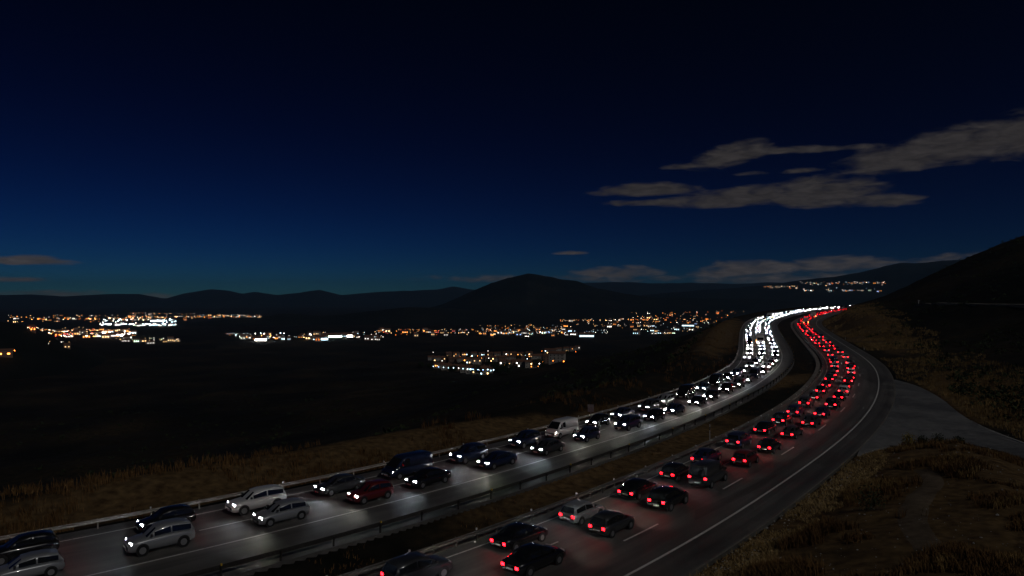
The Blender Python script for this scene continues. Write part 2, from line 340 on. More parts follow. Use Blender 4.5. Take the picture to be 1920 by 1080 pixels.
# ---- mesh helpers -------------------------------------------------------
def mesh(name, V, Fc, mats, mi=None, smooth=False):
    me = bpy.data.meshes.new(name)
    me.from_pydata([tuple(map(float, v)) for v in V], [], [tuple(map(int, f)) for f in Fc])
    for m in (mats if isinstance(mats, (list, tuple)) else [mats]): me.materials.append(m)
    if mi is not None: me.polygons.foreach_set('material_index', np.array(mi, dtype=np.int32))
    if smooth: me.polygons.foreach_set('use_smooth', np.ones(len(me.polygons), dtype=bool))
    me.update(); return me
def big_mesh(name, V, Fq, m, smooth=True, uv=None):
    """V (n,3) floats, Fq (k,3 or 4) ints, fast path"""
    V = np.asarray(V, np.float32); Fq = np.asarray(Fq, np.int32); k, c = Fq.shape
    me = bpy.data.meshes.new(name); me.vertices.add(len(V)); me.vertices.foreach_set('co', V.ravel())
    me.loops.add(k*c); me.loops.foreach_set('vertex_index', Fq.ravel())
    me.polygons.add(k); me.polygons.foreach_set('loop_start', np.arange(0, k*c, c, dtype=np.int32))
    me.polygons.foreach_set('use_smooth', np.full(k, smooth, dtype=bool))
    if uv is not None: me.uv_layers.new(name='road').data.foreach_set('uv', np.asarray(uv, np.float32)[Fq.ravel()].ravel())
    me.materials.append(m); me.update(calc_edges=True); return me
def obj(name, me, parent=None, loc=(0,0,0), rot=(0,0,0)):
    o = bpy.data.objects.new(name, me); C.objects.link(o); o.location = loc; o.rotation_euler = rot
    if parent: o.parent = parent
    return o
def tag(o, label, cat=None, group=None, kind=None):
    o['label'] = label
    if cat: o['category'] = cat
    if group: o['group'] = group
    if kind: o['kind'] = kind
    return o
def thing(name, label, cat, loc=(0,0,0), rot=(0,0,0), group=None):
    return tag(obj(name, None, None, loc, rot), label, cat, group)
BOXF = [(0,3,2,1),(4,5,6,7),(0,1,5,4),(1,2,6,5),(2,3,7,6),(3,0,4,7)]
class MB:
    def __init__(s): s.V = []; s.F = []; s.I = []
    def add(s, V, Fc, i=0):
        b = len(s.V); s.V += [tuple(v) for v in V]; s.F += [tuple(b+k for k in f) for f in Fc]; s.I += [i]*len(Fc); return s
    def box(s, x0, x1, y0, y1, z0, z1, i=0):
        return s.add([(x0,y0,z0),(x1,y0,z0),(x1,y1,z0),(x0,y1,z0),(x0,y0,z1),(x1,y0,z1),(x1,y1,z1),(x0,y1,z1)], BOXF, i)
    def cyl(s, p, r, h, axis='z', n=12, i=0, r2=None):
        r2 = r if r2 is None else r2; V = []
        for k, rr in ((0, r), (1, r2)):
            for j in range(n):
                a = 2*math.pi*j/n; c, d = rr*math.cos(a), rr*math.sin(a)
                V.append((p[0]+c, p[1]+d, p[2]+h*k) if axis == 'z' else (p[0]+c, p[1]+h*k, p[2]+d))
        Fc = [(j, (j+1) % n, n+(j+1) % n, n+j) for j in range(n)] + [tuple(range(n))[::-1], tuple(range(n, 2*n))]
        return s.add(V, Fc, i)
    def ball(s, p, r, i=0, nu=8, nv=5):
        V = [(p[0], p[1], p[2]-r)]
        for a in range(1, nv):
            t = -math.pi/2+math.pi*a/nv
            for b in range(nu): V.append((p[0]+r*math.cos(t)*math.cos(2*math.pi*b/nu), p[1]+r*math.cos(t)*math.sin(2*math.pi*b/nu), p[2]+r*math.sin(t)))
        V.append((p[0], p[1], p[2]+r)); T = len(V)-1; Fc = []
        for b in range(nu):
            c = (b+1) % nu; Fc.append((0, 1+c, 1+b)); Fc.append((T, 1+(nv-2)*nu+b, 1+(nv-2)*nu+c))
            for a in range(nv-2): Fc.append((1+a*nu+b, 1+a*nu+c, 1+(a+1)*nu+c, 1+(a+1)*nu+b))
        return s.add(V, Fc, i)
    def mesh(s, name, mats, smooth=False): return mesh(name, s.V, s.F, mats, s.I, smooth)
def grid_faces(nr, nc):
    i = np.arange(nr*nc).reshape(nr, nc)
    return np.stack([i[:-1,:-1].ravel(), i[:-1,1:].ravel(), i[1:,1:].ravel(), i[1:,:-1].ravel()], 1)
# ---- the land -----------------------------------------------------------
rad = np.concatenate([np.geomspace(0.4, 36, 120, endpoint=False), np.geomspace(36, 720, 380, endpoint=False), np.geomspace(720, 16000, 120)])
azs = np.concatenate([np.radians(np.arange(-62, -40, .5)), np.radians(np.arange(-40, 44, .125)), np.radians(np.arange(44, 66, .5))])
RR, AA = np.meshgrid(rad, azs, indexing='ij')
LX, LY = RR*np.sin(AA), RR*np.cos(AA)
LZ = land_z(LX, LY)
ground = obj('ground', big_mesh('ground', np.stack([LX, LY, LZ], -1).reshape(-1, 3), grid_faces(len(rad), len(azs))[:, ::-1], M['land']))
tag(ground, 'dry brown hillsides falling away into the dark valley floor', 'ground', kind='structure')
# mountains: ridges with their own distance, height and depth
def ridge_fn(D, pts, base, wf, wb, seed, amp=1.0):
    P = np.array(pts, float)
    az_p = np.arctan((P[:,0]-960)/1280); tan_e = (560-P[:,1])/1280*np.cos(az_p)
    def f(x, y):
        r = np.hypot(x, y); a = np.arctan2(x, y)
        top = np.interp(a, az_p, tan_e)*D
        u = np.where(r < D, (D-r)/wf, (r-D)/wb)
        p = np.clip(1-u, 0, 1); p = p*p*(3-2*p)*.55 + p*.45
        n = fbm(x, y, wf*.55, 5, seed)*np.sin(np.pi*np.clip(p, 0, 1))*.42*amp
        h = np.maximum(top-base, 0)
        crest = fbm(a*9000, a*0, 220, 4, seed+5)*.035*h*p
        return base + h*(p + n*np.clip(p*2, 0, 1)) + crest
    return f
RIDGES = []
def ridge(name, label, D, pts, base, wf, wb, seed, amp=1.0, ncol=420, nrow=46):
    f = ridge_fn(D, pts, base, wf, wb, seed, amp)
    a0, a1 = math.atan((pts[0][0]-960)/1280), math.atan((pts[-1][0]-960)/1280)
    r = np.concatenate([np.linspace(D-wf, D, nrow), np.linspace(D, D+wb, nrow//2)[1:]])
    rr, aa = np.meshgrid(r, np.linspace(a0, a1, ncol), indexing='ij')
    x, y = rr*np.sin(aa), rr*np.cos(aa); z = f(x, y)
    edge = (rr <= D-wf+1) | (rr >= D+wb-1)
    z = np.where(edge, base-25, z)
    o = obj(name, big_mesh(name, np.stack([x, y, z], -1).reshape(-1, 3), grid_faces(len(r), ncol)[:, ::-1], M['mountain']))
    tag(o, label, 'mountain', kind='structure'); RIDGES.append((f, D-wf, D+wb, a0, a1)); return o
ridge('mountain_range', 'long blue mountain range closing the far side of the valley', 12500,
      [(-700,556),(-300,552),(-100,556),(0,553),(60,552),(120,556),(170,553),(215,551),(262,551),(310,560),(345,550),(395,542),(430,545),(455,551),(480,547),(520,553),(560,549),(600,543),(640,553),(700,548),(760,545),(820,543),(850,537),(885,543),(950,545),(1050,535),(1100,530),(1150,528),(1220,531),(1300,530),(1380,533),(1440,529),(1600,533),(1900,530),(2300,536),(2700,545)],
      -115, 3200, 2200, 41)
ridge('mountain', 'broad dark mountain with a gentle summit above the hillside town', 7000,
      [(1180,556),(1260,548),(1361,541),(1430,535),(1500,526),(1560,518),(1610,511),(1645,503),(1690,493),(1740,492),(1780,489),(1850,486),(2000,490),(2300,505),(2700,540)], -112, 2600, 1500, 55)
ridge('mountain', 'domed dark hill standing alone in the middle of the valley', 4600,
      [(700,600),(780,585),(830,570),(865,555),(890,543),(920,530),(955,520),(990,514),(1030,519),(1080,528),(1120,540),(1170,551),(1230,558),(1320,559),(1420,560),(1520,566),(1640,572),(1760,590)], -116, 1100, 1200, 63)
ridge('hill', 'long low black ridge in front of the domed hill', 3300,
      [(270,650),(286,622),(320,612),(351,605),(417,600),(470,596),(529,588.6),(565,589),(602,592),(640,590),(680,585),(720,581),(758,577),(805,577),(850,578),(900,584),(1000,594),(1080,605),(1160,640)], -126, 420, 420, 71, .5)
ridge('hill', 'black rounded hill masking the edge of the far city', 1500,
      [(-500,585),(-200,590),(-80,596),(0,604),(35,609),(60,617),(90,630),(115,640),(150,651),(190,668),(230,690)], -128, 420, 400, 83, .5, 160)
def surface_z(x, y):
    z = land_z(x, y)
    a = np.arctan2(x, y); r = np.hypot(x, y)
    for f, r0, r1, a0, a1 in RIDGES:
        z = np.where((r > r0) & (r < r1) & (a > a0) & (a < a1), np.maximum(z, f(x, y)), z)
    return z
MR = np.geomspace(250, 12000, 420)
def ground_hits(pts, MR=MR):
    """where lines of sight meet the land: photograph points -> places on the ground"""
    P = np.array(pts, float); tx = (P[:,0]-960)/1280; tz = (560-P[:,1])/1280
    Yv = MR[None, :]; Xv = tx[:, None]*Yv
    Zs = surface_z(Xv.ravel(), np.broadcast_to(Yv, Xv.shape).ravel()).reshape(Xv.shape)
    below = Zs > tz[:, None]*Yv
    k = np.where(below.any(1), below.argmax(1), -1)
    res = []
    for i in range(len(P)):
        if k[i] <= 0: res.append(None); continue
        y0, y1 = MR[k[i]-1], MR[k[i]]; g0 = Zs[i, k[i]-1]-tz[i]*y0; g1 = Zs[i, k[i]]-tz[i]*y1
        t = g0/(g0-g1); yy = y0+(y1-y0)*t
        res.append((tx[i]*yy, yy, Zs[i, k[i]-1]+(Zs[i, k[i]]-Zs[i, k[i]-1])*t))
    return res
# ---- carriageways -------------------------------------------------------
def ribbon(name, s0, s1, step, offs, dz, m, skirt=0.0, parent=None):
    """strip along the road between lateral offsets (functions or numbers), lifted by dz; skirt closes the sides"""
    s = np.arange(s0, s1+step*.5, step); cols = []
    for o in offs:
        x, y, h = at(s, o(s) if callable(o) else np.full_like(s, o)); cols.append(np.stack([x, y, road_z(y)+dz], 1))
    uvs = [np.stack([s, (o(s) if callable(o) else np.full_like(s, o))], 1) for o in offs]
    if skirt:
        uvs = [uvs[0]]+uvs+[uvs[-1]]
        a = cols[0].copy(); a[:,2] -= skirt; b = cols[-1].copy(); b[:,2] -= skirt; cols = [a]+cols+[b]
    V = np.stack(cols, 1).reshape(-1, 3)
    return obj(name, big_mesh(name, V, grid_faces(len(s), len(cols)), m, False, np.stack(uvs, 1).reshape(-1, 2)), parent)
SA, SB = -95.0, 800.0
inb = ribbon('carriageway', SA, SB, 2.0, [lambda s: OFF_A(s)-.45, lambda s: OFF_M1(s)+.3], 0, M['asphalt'], .7)
tag(inb, 'asphalt carriageway between the roadside rail and the median, carrying headlights', 'road', kind='structure')
outb = ribbon('carriageway', SA, SB, 2.0, [-.35, 4, 8, OFF_E], 0, M['asphalt'], .7)
tag(outb, 'asphalt carriageway with a wide empty lane, carrying red tail lights', 'road', kind='structure')
ribbon('edge_line', SA, SB, 2.0, [OFF_D-.1, OFF_D+.1], .006, M['paint'], 0, outb)
ribbon('edge_line', SA, SB, 2.0, [.72, .87], .006, M['paint'], 0, outb)
ribbon('kerb_line', SA, SB, 2.0, [OFF_E-.16, OFF_E-.03], .006, M['concrete'], 0, outb)
ribbon('edge_line', SA, SB, 2.0, [lambda s: OFF_B(s)-.08, lambda s: OFF_B(s)+.08], .006, M['paint'], 0, inb)
ribbon('edge_line', SA, SB, 2.0, [lambda s: OFF_A(s)+1.25, lambda s: OFF_A(s)+1.4], .006, M['paint'], 0, inb)
for off in (7.68, 4.28):
    sd0 = 10.0 if off > 5 else 2.0
    for k in range(-5, 36):
        a = sd0+17.0*k
        if a+5 > SB: break
        o = ribbon('lane_dash', a, a+4.8, 1.2, [off-.08, off+.08], .006, M['paint'], 0, outb)
def lane_in(fr):
    """lateral place across the inbound lanes: 0 at the median line, 1 at the outer line"""
    return lambda s: OFF_B(s)+(OFF_A(s)+1.3-OFF_B(s))*(fr(s) if callable(fr) else fr)
for fr, k0, k1 in ((.5, -5, 7), (1/3, 8, 38), (2/3, 8, 38)):
    f0 = lane_in(fr)
    for k in range(k0, k1):
        ribbon('lane_dash', 6+17.0*k, 10.8+17.0*k, 1.2, [lambda s: f0(s)-.08, lambda s: f0(s)+.08], .006, M['paint'], 0, inb)
# side road
sz = lambda P: road_z(P[:,1])-.012
cols = [SL+(SR-SL)*t for t in np.linspace(0, 1, 9)]
V = np.stack([np.column_stack([c, sz(c)+.10*np.sin(np.pi*i/8)*0]) for i, c in enumerate(cols)], 1)
a = V[:, :1].copy(); a[..., 2] -= .6; b = V[:, -1:].copy(); b[..., 2] -= .6
V = np.concatenate([a, V, b], 1)
side = obj('side_road', big_mesh('side_road', V.reshape(-1, 3), grid_faces(60, 11), M['asphalt_old'], False))
tag(side, 'worn grey asphalt side road joining the shoulder of the motorway', 'road', kind='structure')
# raised pale strip painting a streak of light along the side road's edge
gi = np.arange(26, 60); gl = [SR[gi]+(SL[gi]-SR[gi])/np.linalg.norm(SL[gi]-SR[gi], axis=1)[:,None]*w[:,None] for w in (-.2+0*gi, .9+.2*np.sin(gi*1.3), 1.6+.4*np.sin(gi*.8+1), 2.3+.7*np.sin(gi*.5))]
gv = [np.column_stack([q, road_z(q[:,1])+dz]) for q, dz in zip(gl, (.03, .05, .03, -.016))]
gsh = obj('light_streak_strip', big_mesh('light_streak_strip', np.stack(gv, 1).reshape(-1,3), grid_faces(len(gi), 4), M['gravel'], True)); tag(gsh, 'pale strip standing in for light along the hill edge of the side road', 'gravel', kind='structure')
# concrete gutter in the median behind the outbound rail
gut = ribbon('gutter', SA, 520, 2.0, [-1.75, -1.5, -1.05, -.8], -.02, M['concrete'], .5)
tag(gut, 'pale concrete gutter running along the median behind the rail', 'gutter', kind='structure')
# pale track across the hill
hit = [p for p in ground_hits([(x, 572.5-(1920-x)*.022+ (3 if x < 1740 else 0)) for x in range(1722, 2050, 8)], np.geomspace(110, 700, 300)) if p]
TP = resample([(p[0], p[1]) for p in hit if p[1] < 600], 60)
tn = np.gradient(TP, axis=0); tn /= np.linalg.norm(tn, axis=1)[:, None]; nn = np.stack([-tn[:,1], tn[:,0]], 1)
tz = np.convolve(np.pad(land_z(TP[:,0], TP[:,1]), 3, mode='edge'), np.ones(7)/7, 'valid')
cols = [np.column_stack([TP+nn*w, tz+dz]) for w, dz in ((-1.9,-1.2),(-1.6,.3),(1.6,.45),(1.9,-.9))]
trk = obj('hillside_track', big_mesh('hillside_track', np.stack(cols, 1).reshape(-1,3), grid_faces(60,4), M['track'], False))
tag(trk, 'pale gravel track cut across the dark hill above the bend', 'track', kind='structure')
# ---- guardrails ---------------------------------------------------------
PROF = [(-.035,.47),(.03,.52),(-.03,.60),(-.03,.64),(.03,.72),(-.035,.77),(-.055,.77),(-.06,.62),(-.055,.47)]
def guardrail(name, label, offf, s0, s1, side_, step, m, near_n, refl=None):
    """W-beam on posts; side_ = +1 when traffic is to the right of the rail"""
    x, y, h = at(s0, offf(s0)); t = thing(name, label, 'guardrail', (float(x), float(y), float(road_z(y))))
    s = np.arange(s0, s1+1, 2.0); x, y, h = at(s, offf(s)); z = road_z(y)
    cols = [np.stack([x+np.cos(h)*p*side_, y-np.sin(h)*p*side_, z+q], 1) for p, q in PROF+PROF[:1]]
    V = np.stack(cols, 1)-np.array(t.location)
    obj('rail', big_mesh('rail', V.reshape(-1,3), grid_faces(len(s), len(cols)), m, False), t)
    pm = MB().box(-.05,.05,-.05,.05,-.5,.70).box(-.03,.03,-.16,-.045,.5,.74).mesh('post', [M['steel'] if m is M['steel'] else m])
    rm = MB().box(-.05,.05,-.05,.05,.772,.90).mesh('reflector', [refl or M['reflector_white']])
    sp = np.arange(s0+1, s1, step); x, y, h = at(sp, offf(sp)-.12*side_); z = road_z(y)
    rest = MB()
    for k in range(len(sp)):
        lc = (x[k]-t.location[0], y[k]-t.location[1], z[k]-t.location[2]); rz = -h[k] + (math.pi/2 if side_ > 0 else -math.pi/2)
        if k < near_n:
            p = obj('post', pm, t, lc, (0,0,rz+math.pi))
            if k % 3 == 1: obj('reflector', rm, p, (0,-.08,0))
        else:
            rest.box(lc[0]-.05, lc[0]+.05, lc[1]-.05, lc[1]+.05, lc[2]-.5, lc[2]+.7)
    if rest.V:
        o = obj('far_posts', rest.mesh('far_posts', [m]), t); o['kind'] = 'stuff'
    return t
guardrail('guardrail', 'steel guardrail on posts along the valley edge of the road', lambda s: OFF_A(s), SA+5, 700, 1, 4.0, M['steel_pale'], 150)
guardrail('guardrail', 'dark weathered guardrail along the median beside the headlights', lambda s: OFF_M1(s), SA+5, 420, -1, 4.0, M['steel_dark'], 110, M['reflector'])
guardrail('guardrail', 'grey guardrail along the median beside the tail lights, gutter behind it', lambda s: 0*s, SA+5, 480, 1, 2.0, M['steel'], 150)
# ---- vehicles -----------------------------------------------------------
PAINTS = {'black': ((.010,.010,.011), .25), 'charcoal': ((.035,.036,.038), .3), 'dark blue': ((.010,.018,.05), .28), 'silver': ((.30,.31,.32), .32), 'white': ((.62,.62,.61), .3), 'dark red': ((.12,.012,.012), .28)}
PM = {k: mat(k+' paint', c, r, .25 if k == 'silver' else 0., .5, coat=.6) for k, (c, r) in PAINTS.items()}
def lerp(a, b, t): return a+(b-a)*t
def loft(mb, rings, i=0, cap=True):
    n = len(rings[0]); V = [p for r in rings for p in r]; Fc = []
    for a in range(len(rings)-1):
        for j in range(n-1): Fc.append((a*n+j, a*n+j+1, (a+1)*n+j+1, (a+1)*n+j))
        Fc.append((a*n+n-1, a*n, (a+1)*n, (a+1)*n+n-1))
    if cap:
        Fc.append(tuple(range(n))); b = (len(rings)-1)*n; Fc.append(tuple(b+k for k in range(n))[::-1])
    mb.add(V, Fc, i)
def body_ring(x, zt, w, zb):
    h = zt-zb; half = [(.78*w, zb), (.96*w, zb+.12*h), (w, zb+.45*h), (.975*w, zb+.78*h), (.90*w, zb+.95*h), (.6*w, zt+.012)]
    return [(x, y, z) for y, z in half] + [(x, -y, z) for y, z in half[::-1]]
def cab_ring(x, zt, wb, wt, zb):
    t = max((zt-zb), .01)
    half = [(wb, zb-.06), (lerp(wb, wt, .85), zb+.85*t), (wt*.82, zt), (wt*.4, zt+.015)]
    return [(x, y, z) for y, z in half] + [(x, -y, z) for y, z in half[::-1]]
KIND = {   # stations: body (x, top, half width, bottom); cabin (x, top); extra
 'hatchback': dict(L=4.0, body=[(-1.98,.78,.70,.42),(-1.9,.90,.79,.28),(-1.2,.95,.855,.2),(0,.94,.865,.2),(.8,.93,.86,.2),(1.2,.90,.85,.2),(1.7,.80,.82,.2),(1.95,.70,.74,.24),(2.02,.60,.64,.34)],
     cab=[(-1.94,.90),(-1.62,1.36),(-1.1,1.45),(-.3,1.47),(.25,1.41),(1.0,.91)], wb=.76, wt=.62, axle=(-1.22,1.24), wr=.31, hl=(1.86,.60,.70), tl=(-1.93,.64,.86)),
 'saloon': dict(L=4.6, body=[(-2.3,.80,.72,.40),(-2.22,.95,.81,.28),(-1.6,1.0,.87,.2),(-.4,.95,.89,.2),(.8,.93,.89,.2),(1.3,.89,.88,.2),(1.9,.80,.85,.2),(2.22,.70,.76,.24),(2.3,.60,.66,.34)],
     cab=[(-1.75,.96),(-1.1,1.36),(-.6,1.42),(.05,1.43),(.45,1.37),(1.25,.90)], wb=.78, wt=.62, axle=(-1.4,1.38), wr=.32, hl=(2.12,.62,.70), tl=(-2.27,.66,.84)),
 'suv': dict(L=4.5, body=[(-2.22,.95,.75,.45),(-2.15,1.06,.86,.34),(-1.3,1.1,.92,.27),(0,1.09,.93,.27),(.9,1.07,.92,.27),(1.4,1.03,.91,.27),(1.95,.95,.88,.28),(2.18,.84,.80,.34),(2.25,.70,.70,.42)],
     cab=[(-2.16,1.06),(-1.9,1.56),(-1.3,1.66),(-.2,1.68),(.35,1.60),(1.1,1.04)], wb=.82, wt=.68, axle=(-1.36,1.36), wr=.37, hl=(2.07,.66,.84), tl=(-2.18,.70,1.0)),
 'van': dict(L=5.2, body=[(-2.6,1.0,.90,.36),(-2.52,1.12,.96,.3),(-1.3,1.15,.985,.25),(.6,1.15,.985,.25),(1.5,1.12,.97,.25),(2.0,1.05,.95,.25),(2.45,.92,.86,.28),(2.55,.75,.75,.36)],
     cab=[(-2.58,1.12),(-2.54,2.02),(-2.2,2.1),(.6,2.1),(1.05,2.0),(2.05,1.08)], wb=.93, wt=.84, axle=(-1.6,1.65), wr=.34, hl=(2.40,.70,.80), tl=(-2.58,.84,1.15)),
}
def kind_meshes(kd, K):
    out = {}
    b = MB(); loft(b, [body_ring(*s) for s in K['body']])
    zb = [s[1] for s in K['body']]; xb = [s[0] for s in K['body']]
    cab = K['cab']; zl = K['cab'][0][1]-.02
    loft(b, [cab_ring(x, z, K['wb']*(1 if 0 < i < len(cab)-1 else .97), K['wt'], min(float(np.interp(x, xb, zb)), z)) for i, (x, z) in enumerate(cab)])
    out['body'] = (b.V, b.F)
    # wheel arches
    ar = MB()
    for ax in K['axle']:
        for sd in (-1, 1):
            ar.cyl((ax, sd*K['body'][3][2]-(.012 if sd > 0 else -.0)-(.0 if sd > 0 else .0), K['wr']+.02), K['wr']+.06, .016*(1 if sd > 0 else -1), 'y', 18)
    gr = MB().box(K['body'][-1][0]-.05, K['body'][-1][0]+.015, -.45, .45, .36, .5); out['grille'] = (gr.V, gr.F)
    out['trim'] = (ar.V+gr.V, ar.F+[tuple(len(ar.V)+k for k in f) for f in gr.F])
    n_ = len(ar.V)//4; out['arch'] = [(ar.V[i*n_:(i+1)*n_], ar.F[:len(ar.F)//4]) for i in range(4)]
    w = MB(); r = K['wr']; w.cyl((0,-.1,0), r, .2, 'y', 18); out['tyre'] = (w.V, w.F)
    w = MB(); w.cyl((0,.1,0), r*.62, .012, 'y', 10); w.cyl((0,-.112,0), r*.62, .012, 'y', 10); out['rim'] = (w.V, w.F)
    # glazing: quads a few mm outside the cabin
    def base_z(x): return float(np.interp(x, xb, zb))
    (x5, z5), (x6, z6) = cab[-2], cab[-1]; (x0, z0), (x1, z1) = cab[0], cab[1]
    def quad(p): return (p, [(0,1,2,3)])
    def slope(xa, za, xc, zc, sgn, wb_, wt_):
        nx, nz = abs(zc-za), abs(xc-xa); L_ = math.hypot(nx, nz); ox, oz = sgn*.012*nx/L_, .012*nz/L_
        f0, f1 = .10, .92
        pa = (lerp(xa, xc, f0)+ox, lerp(za, zc, f0)+oz); pb = (lerp(xa, xc, f1)+ox, lerp(za, zc, f1)+oz)
        return [(pa[0], -wb_*.86, pa[1]), (pa[0], wb_*.86, pa[1]), (pb[0], wt_*.80, pb[1]), (pb[0], -wt_*.80, pb[1])]
    out['windscreen'] = quad(slope(x6, z6, x5, z5, 1, K['wb'], K['wt']))
    out['rear_window'] = quad(slope(x0, z0, x1, z1, -1, K['wb'], K['wt'])[::-1])
    def sidewin(xa, xc, sgn):
        P = []
        for x, f in ((xa, .12), (xc, .12), (xc, .80), (xa, .80)):
            zt = float(np.interp(x, [c[0] for c in cab], [c[1] for c in cab])); zz = base_z(x); t = max(zt-zz, .02)
            P.append((x, sgn*(lerp(K['wb'], K['wt'], .85*f/.85*.92)+.016), zz+t*f))
        return quad(P if sgn > 0 else P[::-1])
    xl = lerp(x0, x1, .95); xr = lerp(x6, x5, .72); xm = (xl+xr)/2 + .1
    if kd == 'van': xl = .35; xm = 1.0
    out['side_windows'] = [sidewin(xl, xm-.05, s) for s in (1,-1)] + [sidewin(xm+.05, xr, s) for s in (1,-1)]
    hx, hy, hz = K['hl']; hy -= .03; hh, hwid = .19, .36
    h = MB()
    rings = [[(hx-.16, -hwid/2, hz-hh/2), (hx-.16, hwid/2, hz-hh/2), (hx-.22, hwid/2, hz+hh/2), (hx-.22, -hwid/2, hz+hh/2)],
             [(hx+.11, -hwid/2*.9, hz-hh/2), (hx+.0, hwid/2, hz-hh/2), (hx-.07, hwid/2, hz+hh/2*.9), (hx+.02, -hwid/2*.9, hz+hh/2*.9)]]
    loft(h, rings); out['headlight'] = [([(x, y*1+s*hy if s > 0 else -(y+hy), z) for x, y, z in h.V], [f if s > 0 else f[::-1] for f in h.F]) for s in (1,-1)]
    fg = MB().box(-.06, .05, -.12, .12, -.045, .045); fx = K['body'][-1][0]-.06; out['added_fog'] = [([(x+fx, y+s*.50, z+K['body'][-1][3]+.12) for x, y, z in fg.V], fg.F) for s in (1,-1)]
    tx, ty, tz_ = K['tl']; tz_ -= .13; t = MB(); t.box(tx-.05, tx+.05, -.13, .13, tz_-.09, tz_+.09)
    out['tail_light'] = [([(x, y+s*(ty-.07), z) for x, y, z in t.V], t.F) for s in (1,-1)]
    p = MB(); bx = K['body'][0][0]; p.box(bx-.02, bx+.02, -.26, .26, .50, .61); p.box(K['body'][-1][0]-.02, K['body'][-1][0]+.03, -.26, .26, .38, .49); out['plate'] = (p.V, p.F)
    mi = MB(); xs = lerp(x6, x5, .45); zs = base_z(xs)+.10
    out['mirror'] = []
    for s in (1,-1):
        m_ = MB(); y0 = s*(K['wb']+.02); y1 = s*(K['wb']+.20); m_.box(xs-.05, xs+.07, min(y0,y1), max(y0,y1), zs, zs+.13); out['mirror'].append((m_.V, m_.F))
    return out
CACHE = {}
def cm(key, V, Fc, m, smooth=False, mi=None):
    if key not in CACHE: CACHE[key] = mesh(key[-1] if isinstance(key, tuple) else key, V, Fc, m, mi, smooth)
    return CACHE[key]
GEO = {k: kind_meshes(k, v) for k, v in KIND.items()}
def make_car(kd, col, near, cool, name, label, group, loc, rot):
    K = KIND[kd]; G = GEO[kd]; t = thing(name, label, 'van' if kd == 'van' else 'car', loc, rot, group)
    hm = M['head_cool'] if cool else M['head']; no_added_fog = random.random() < .45
    for i in (0, 1):
        obj('headlight', cm((kd, i, cool, 'headlight'), *G['headlight'][i], [M['lens'], hm], False, [0,0,0,0,0,1]), t)   # only the front of the lamp shines
        if not no_added_fog: obj('added_fog_light', cm((kd, i, cool, 'added_fog_light'), *G['added_fog'][i], [M['lens'], hm], False, [0,0,0,1,0,0]), t)  # extra lit lamps, added to brighten the headlight lanes
        obj('tail_light', cm((kd, i, 'tail_light'), *G['tail_light'][i], [M['lens_red'], M['tail']], False, [0,0,0,0,0,1]), t)
    if near:
        obj('body', cm((kd, col, 'body'), *G['body'], PM[col], True), t)
        obj('grille', cm((kd, 'grille'), *G['grille'], M['trim']), t)
        for i in range(4): obj('wheel_arch', cm((kd, i, 'wheel_arch'), *G['arch'][i], M['trim']), t)
        obj('windscreen', cm((kd, 'windscreen'), *G['windscreen'], M['glass']), t)
        obj('rear_window', cm((kd, 'rear_window'), *G['rear_window'], M['glass']), t)
        for i, w in enumerate(G['side_windows']): obj('side_window', cm((kd, i, 'side_window'), *w, M['glass']), t)
        for i in (0, 1): obj('mirror', cm((kd, i, 'mirror'), *G['mirror'][i], M['trim']), t)
        obj('number_plate', cm((kd, 'number_plate'), *G['plate'], M['plate']), t)
        for ax in K['axle']:
            for s in (-1, 1):
                w = obj('wheel', cm((kd, 'wheel'), *G['tyre'], M['tyre']), t, (ax, s*(K['body'][3][2]-.09), K['wr']))
                obj('rim', cm((kd, 'rim'), *G['rim'], M['rim']), w)
    else:
        key = (kd, col, 'far body')
        if key not in CACHE:
            b = MB(); b.add(*G['body'], 0); b.add(*G['trim'], 1); b.add(*G['windscreen'], 2); b.add(*G['rear_window'], 2)
            for w in G['side_windows']: b.add(*w, 2)
            for ax in K['axle']:
                for s in (-1, 1): b.add([(x+ax, y+s*(K['body'][3][2]-.09), z+K['wr']) for x, y, z in G['tyre'][0]], G['tyre'][1], 1)
            CACHE[key] = b.mesh('body', [PM[col], M['trim'], M['glass']])
        obj('body', CACHE[key], t)
    return t
def front_only(me, k):
    me.polygons[k].material_index = 1; return me
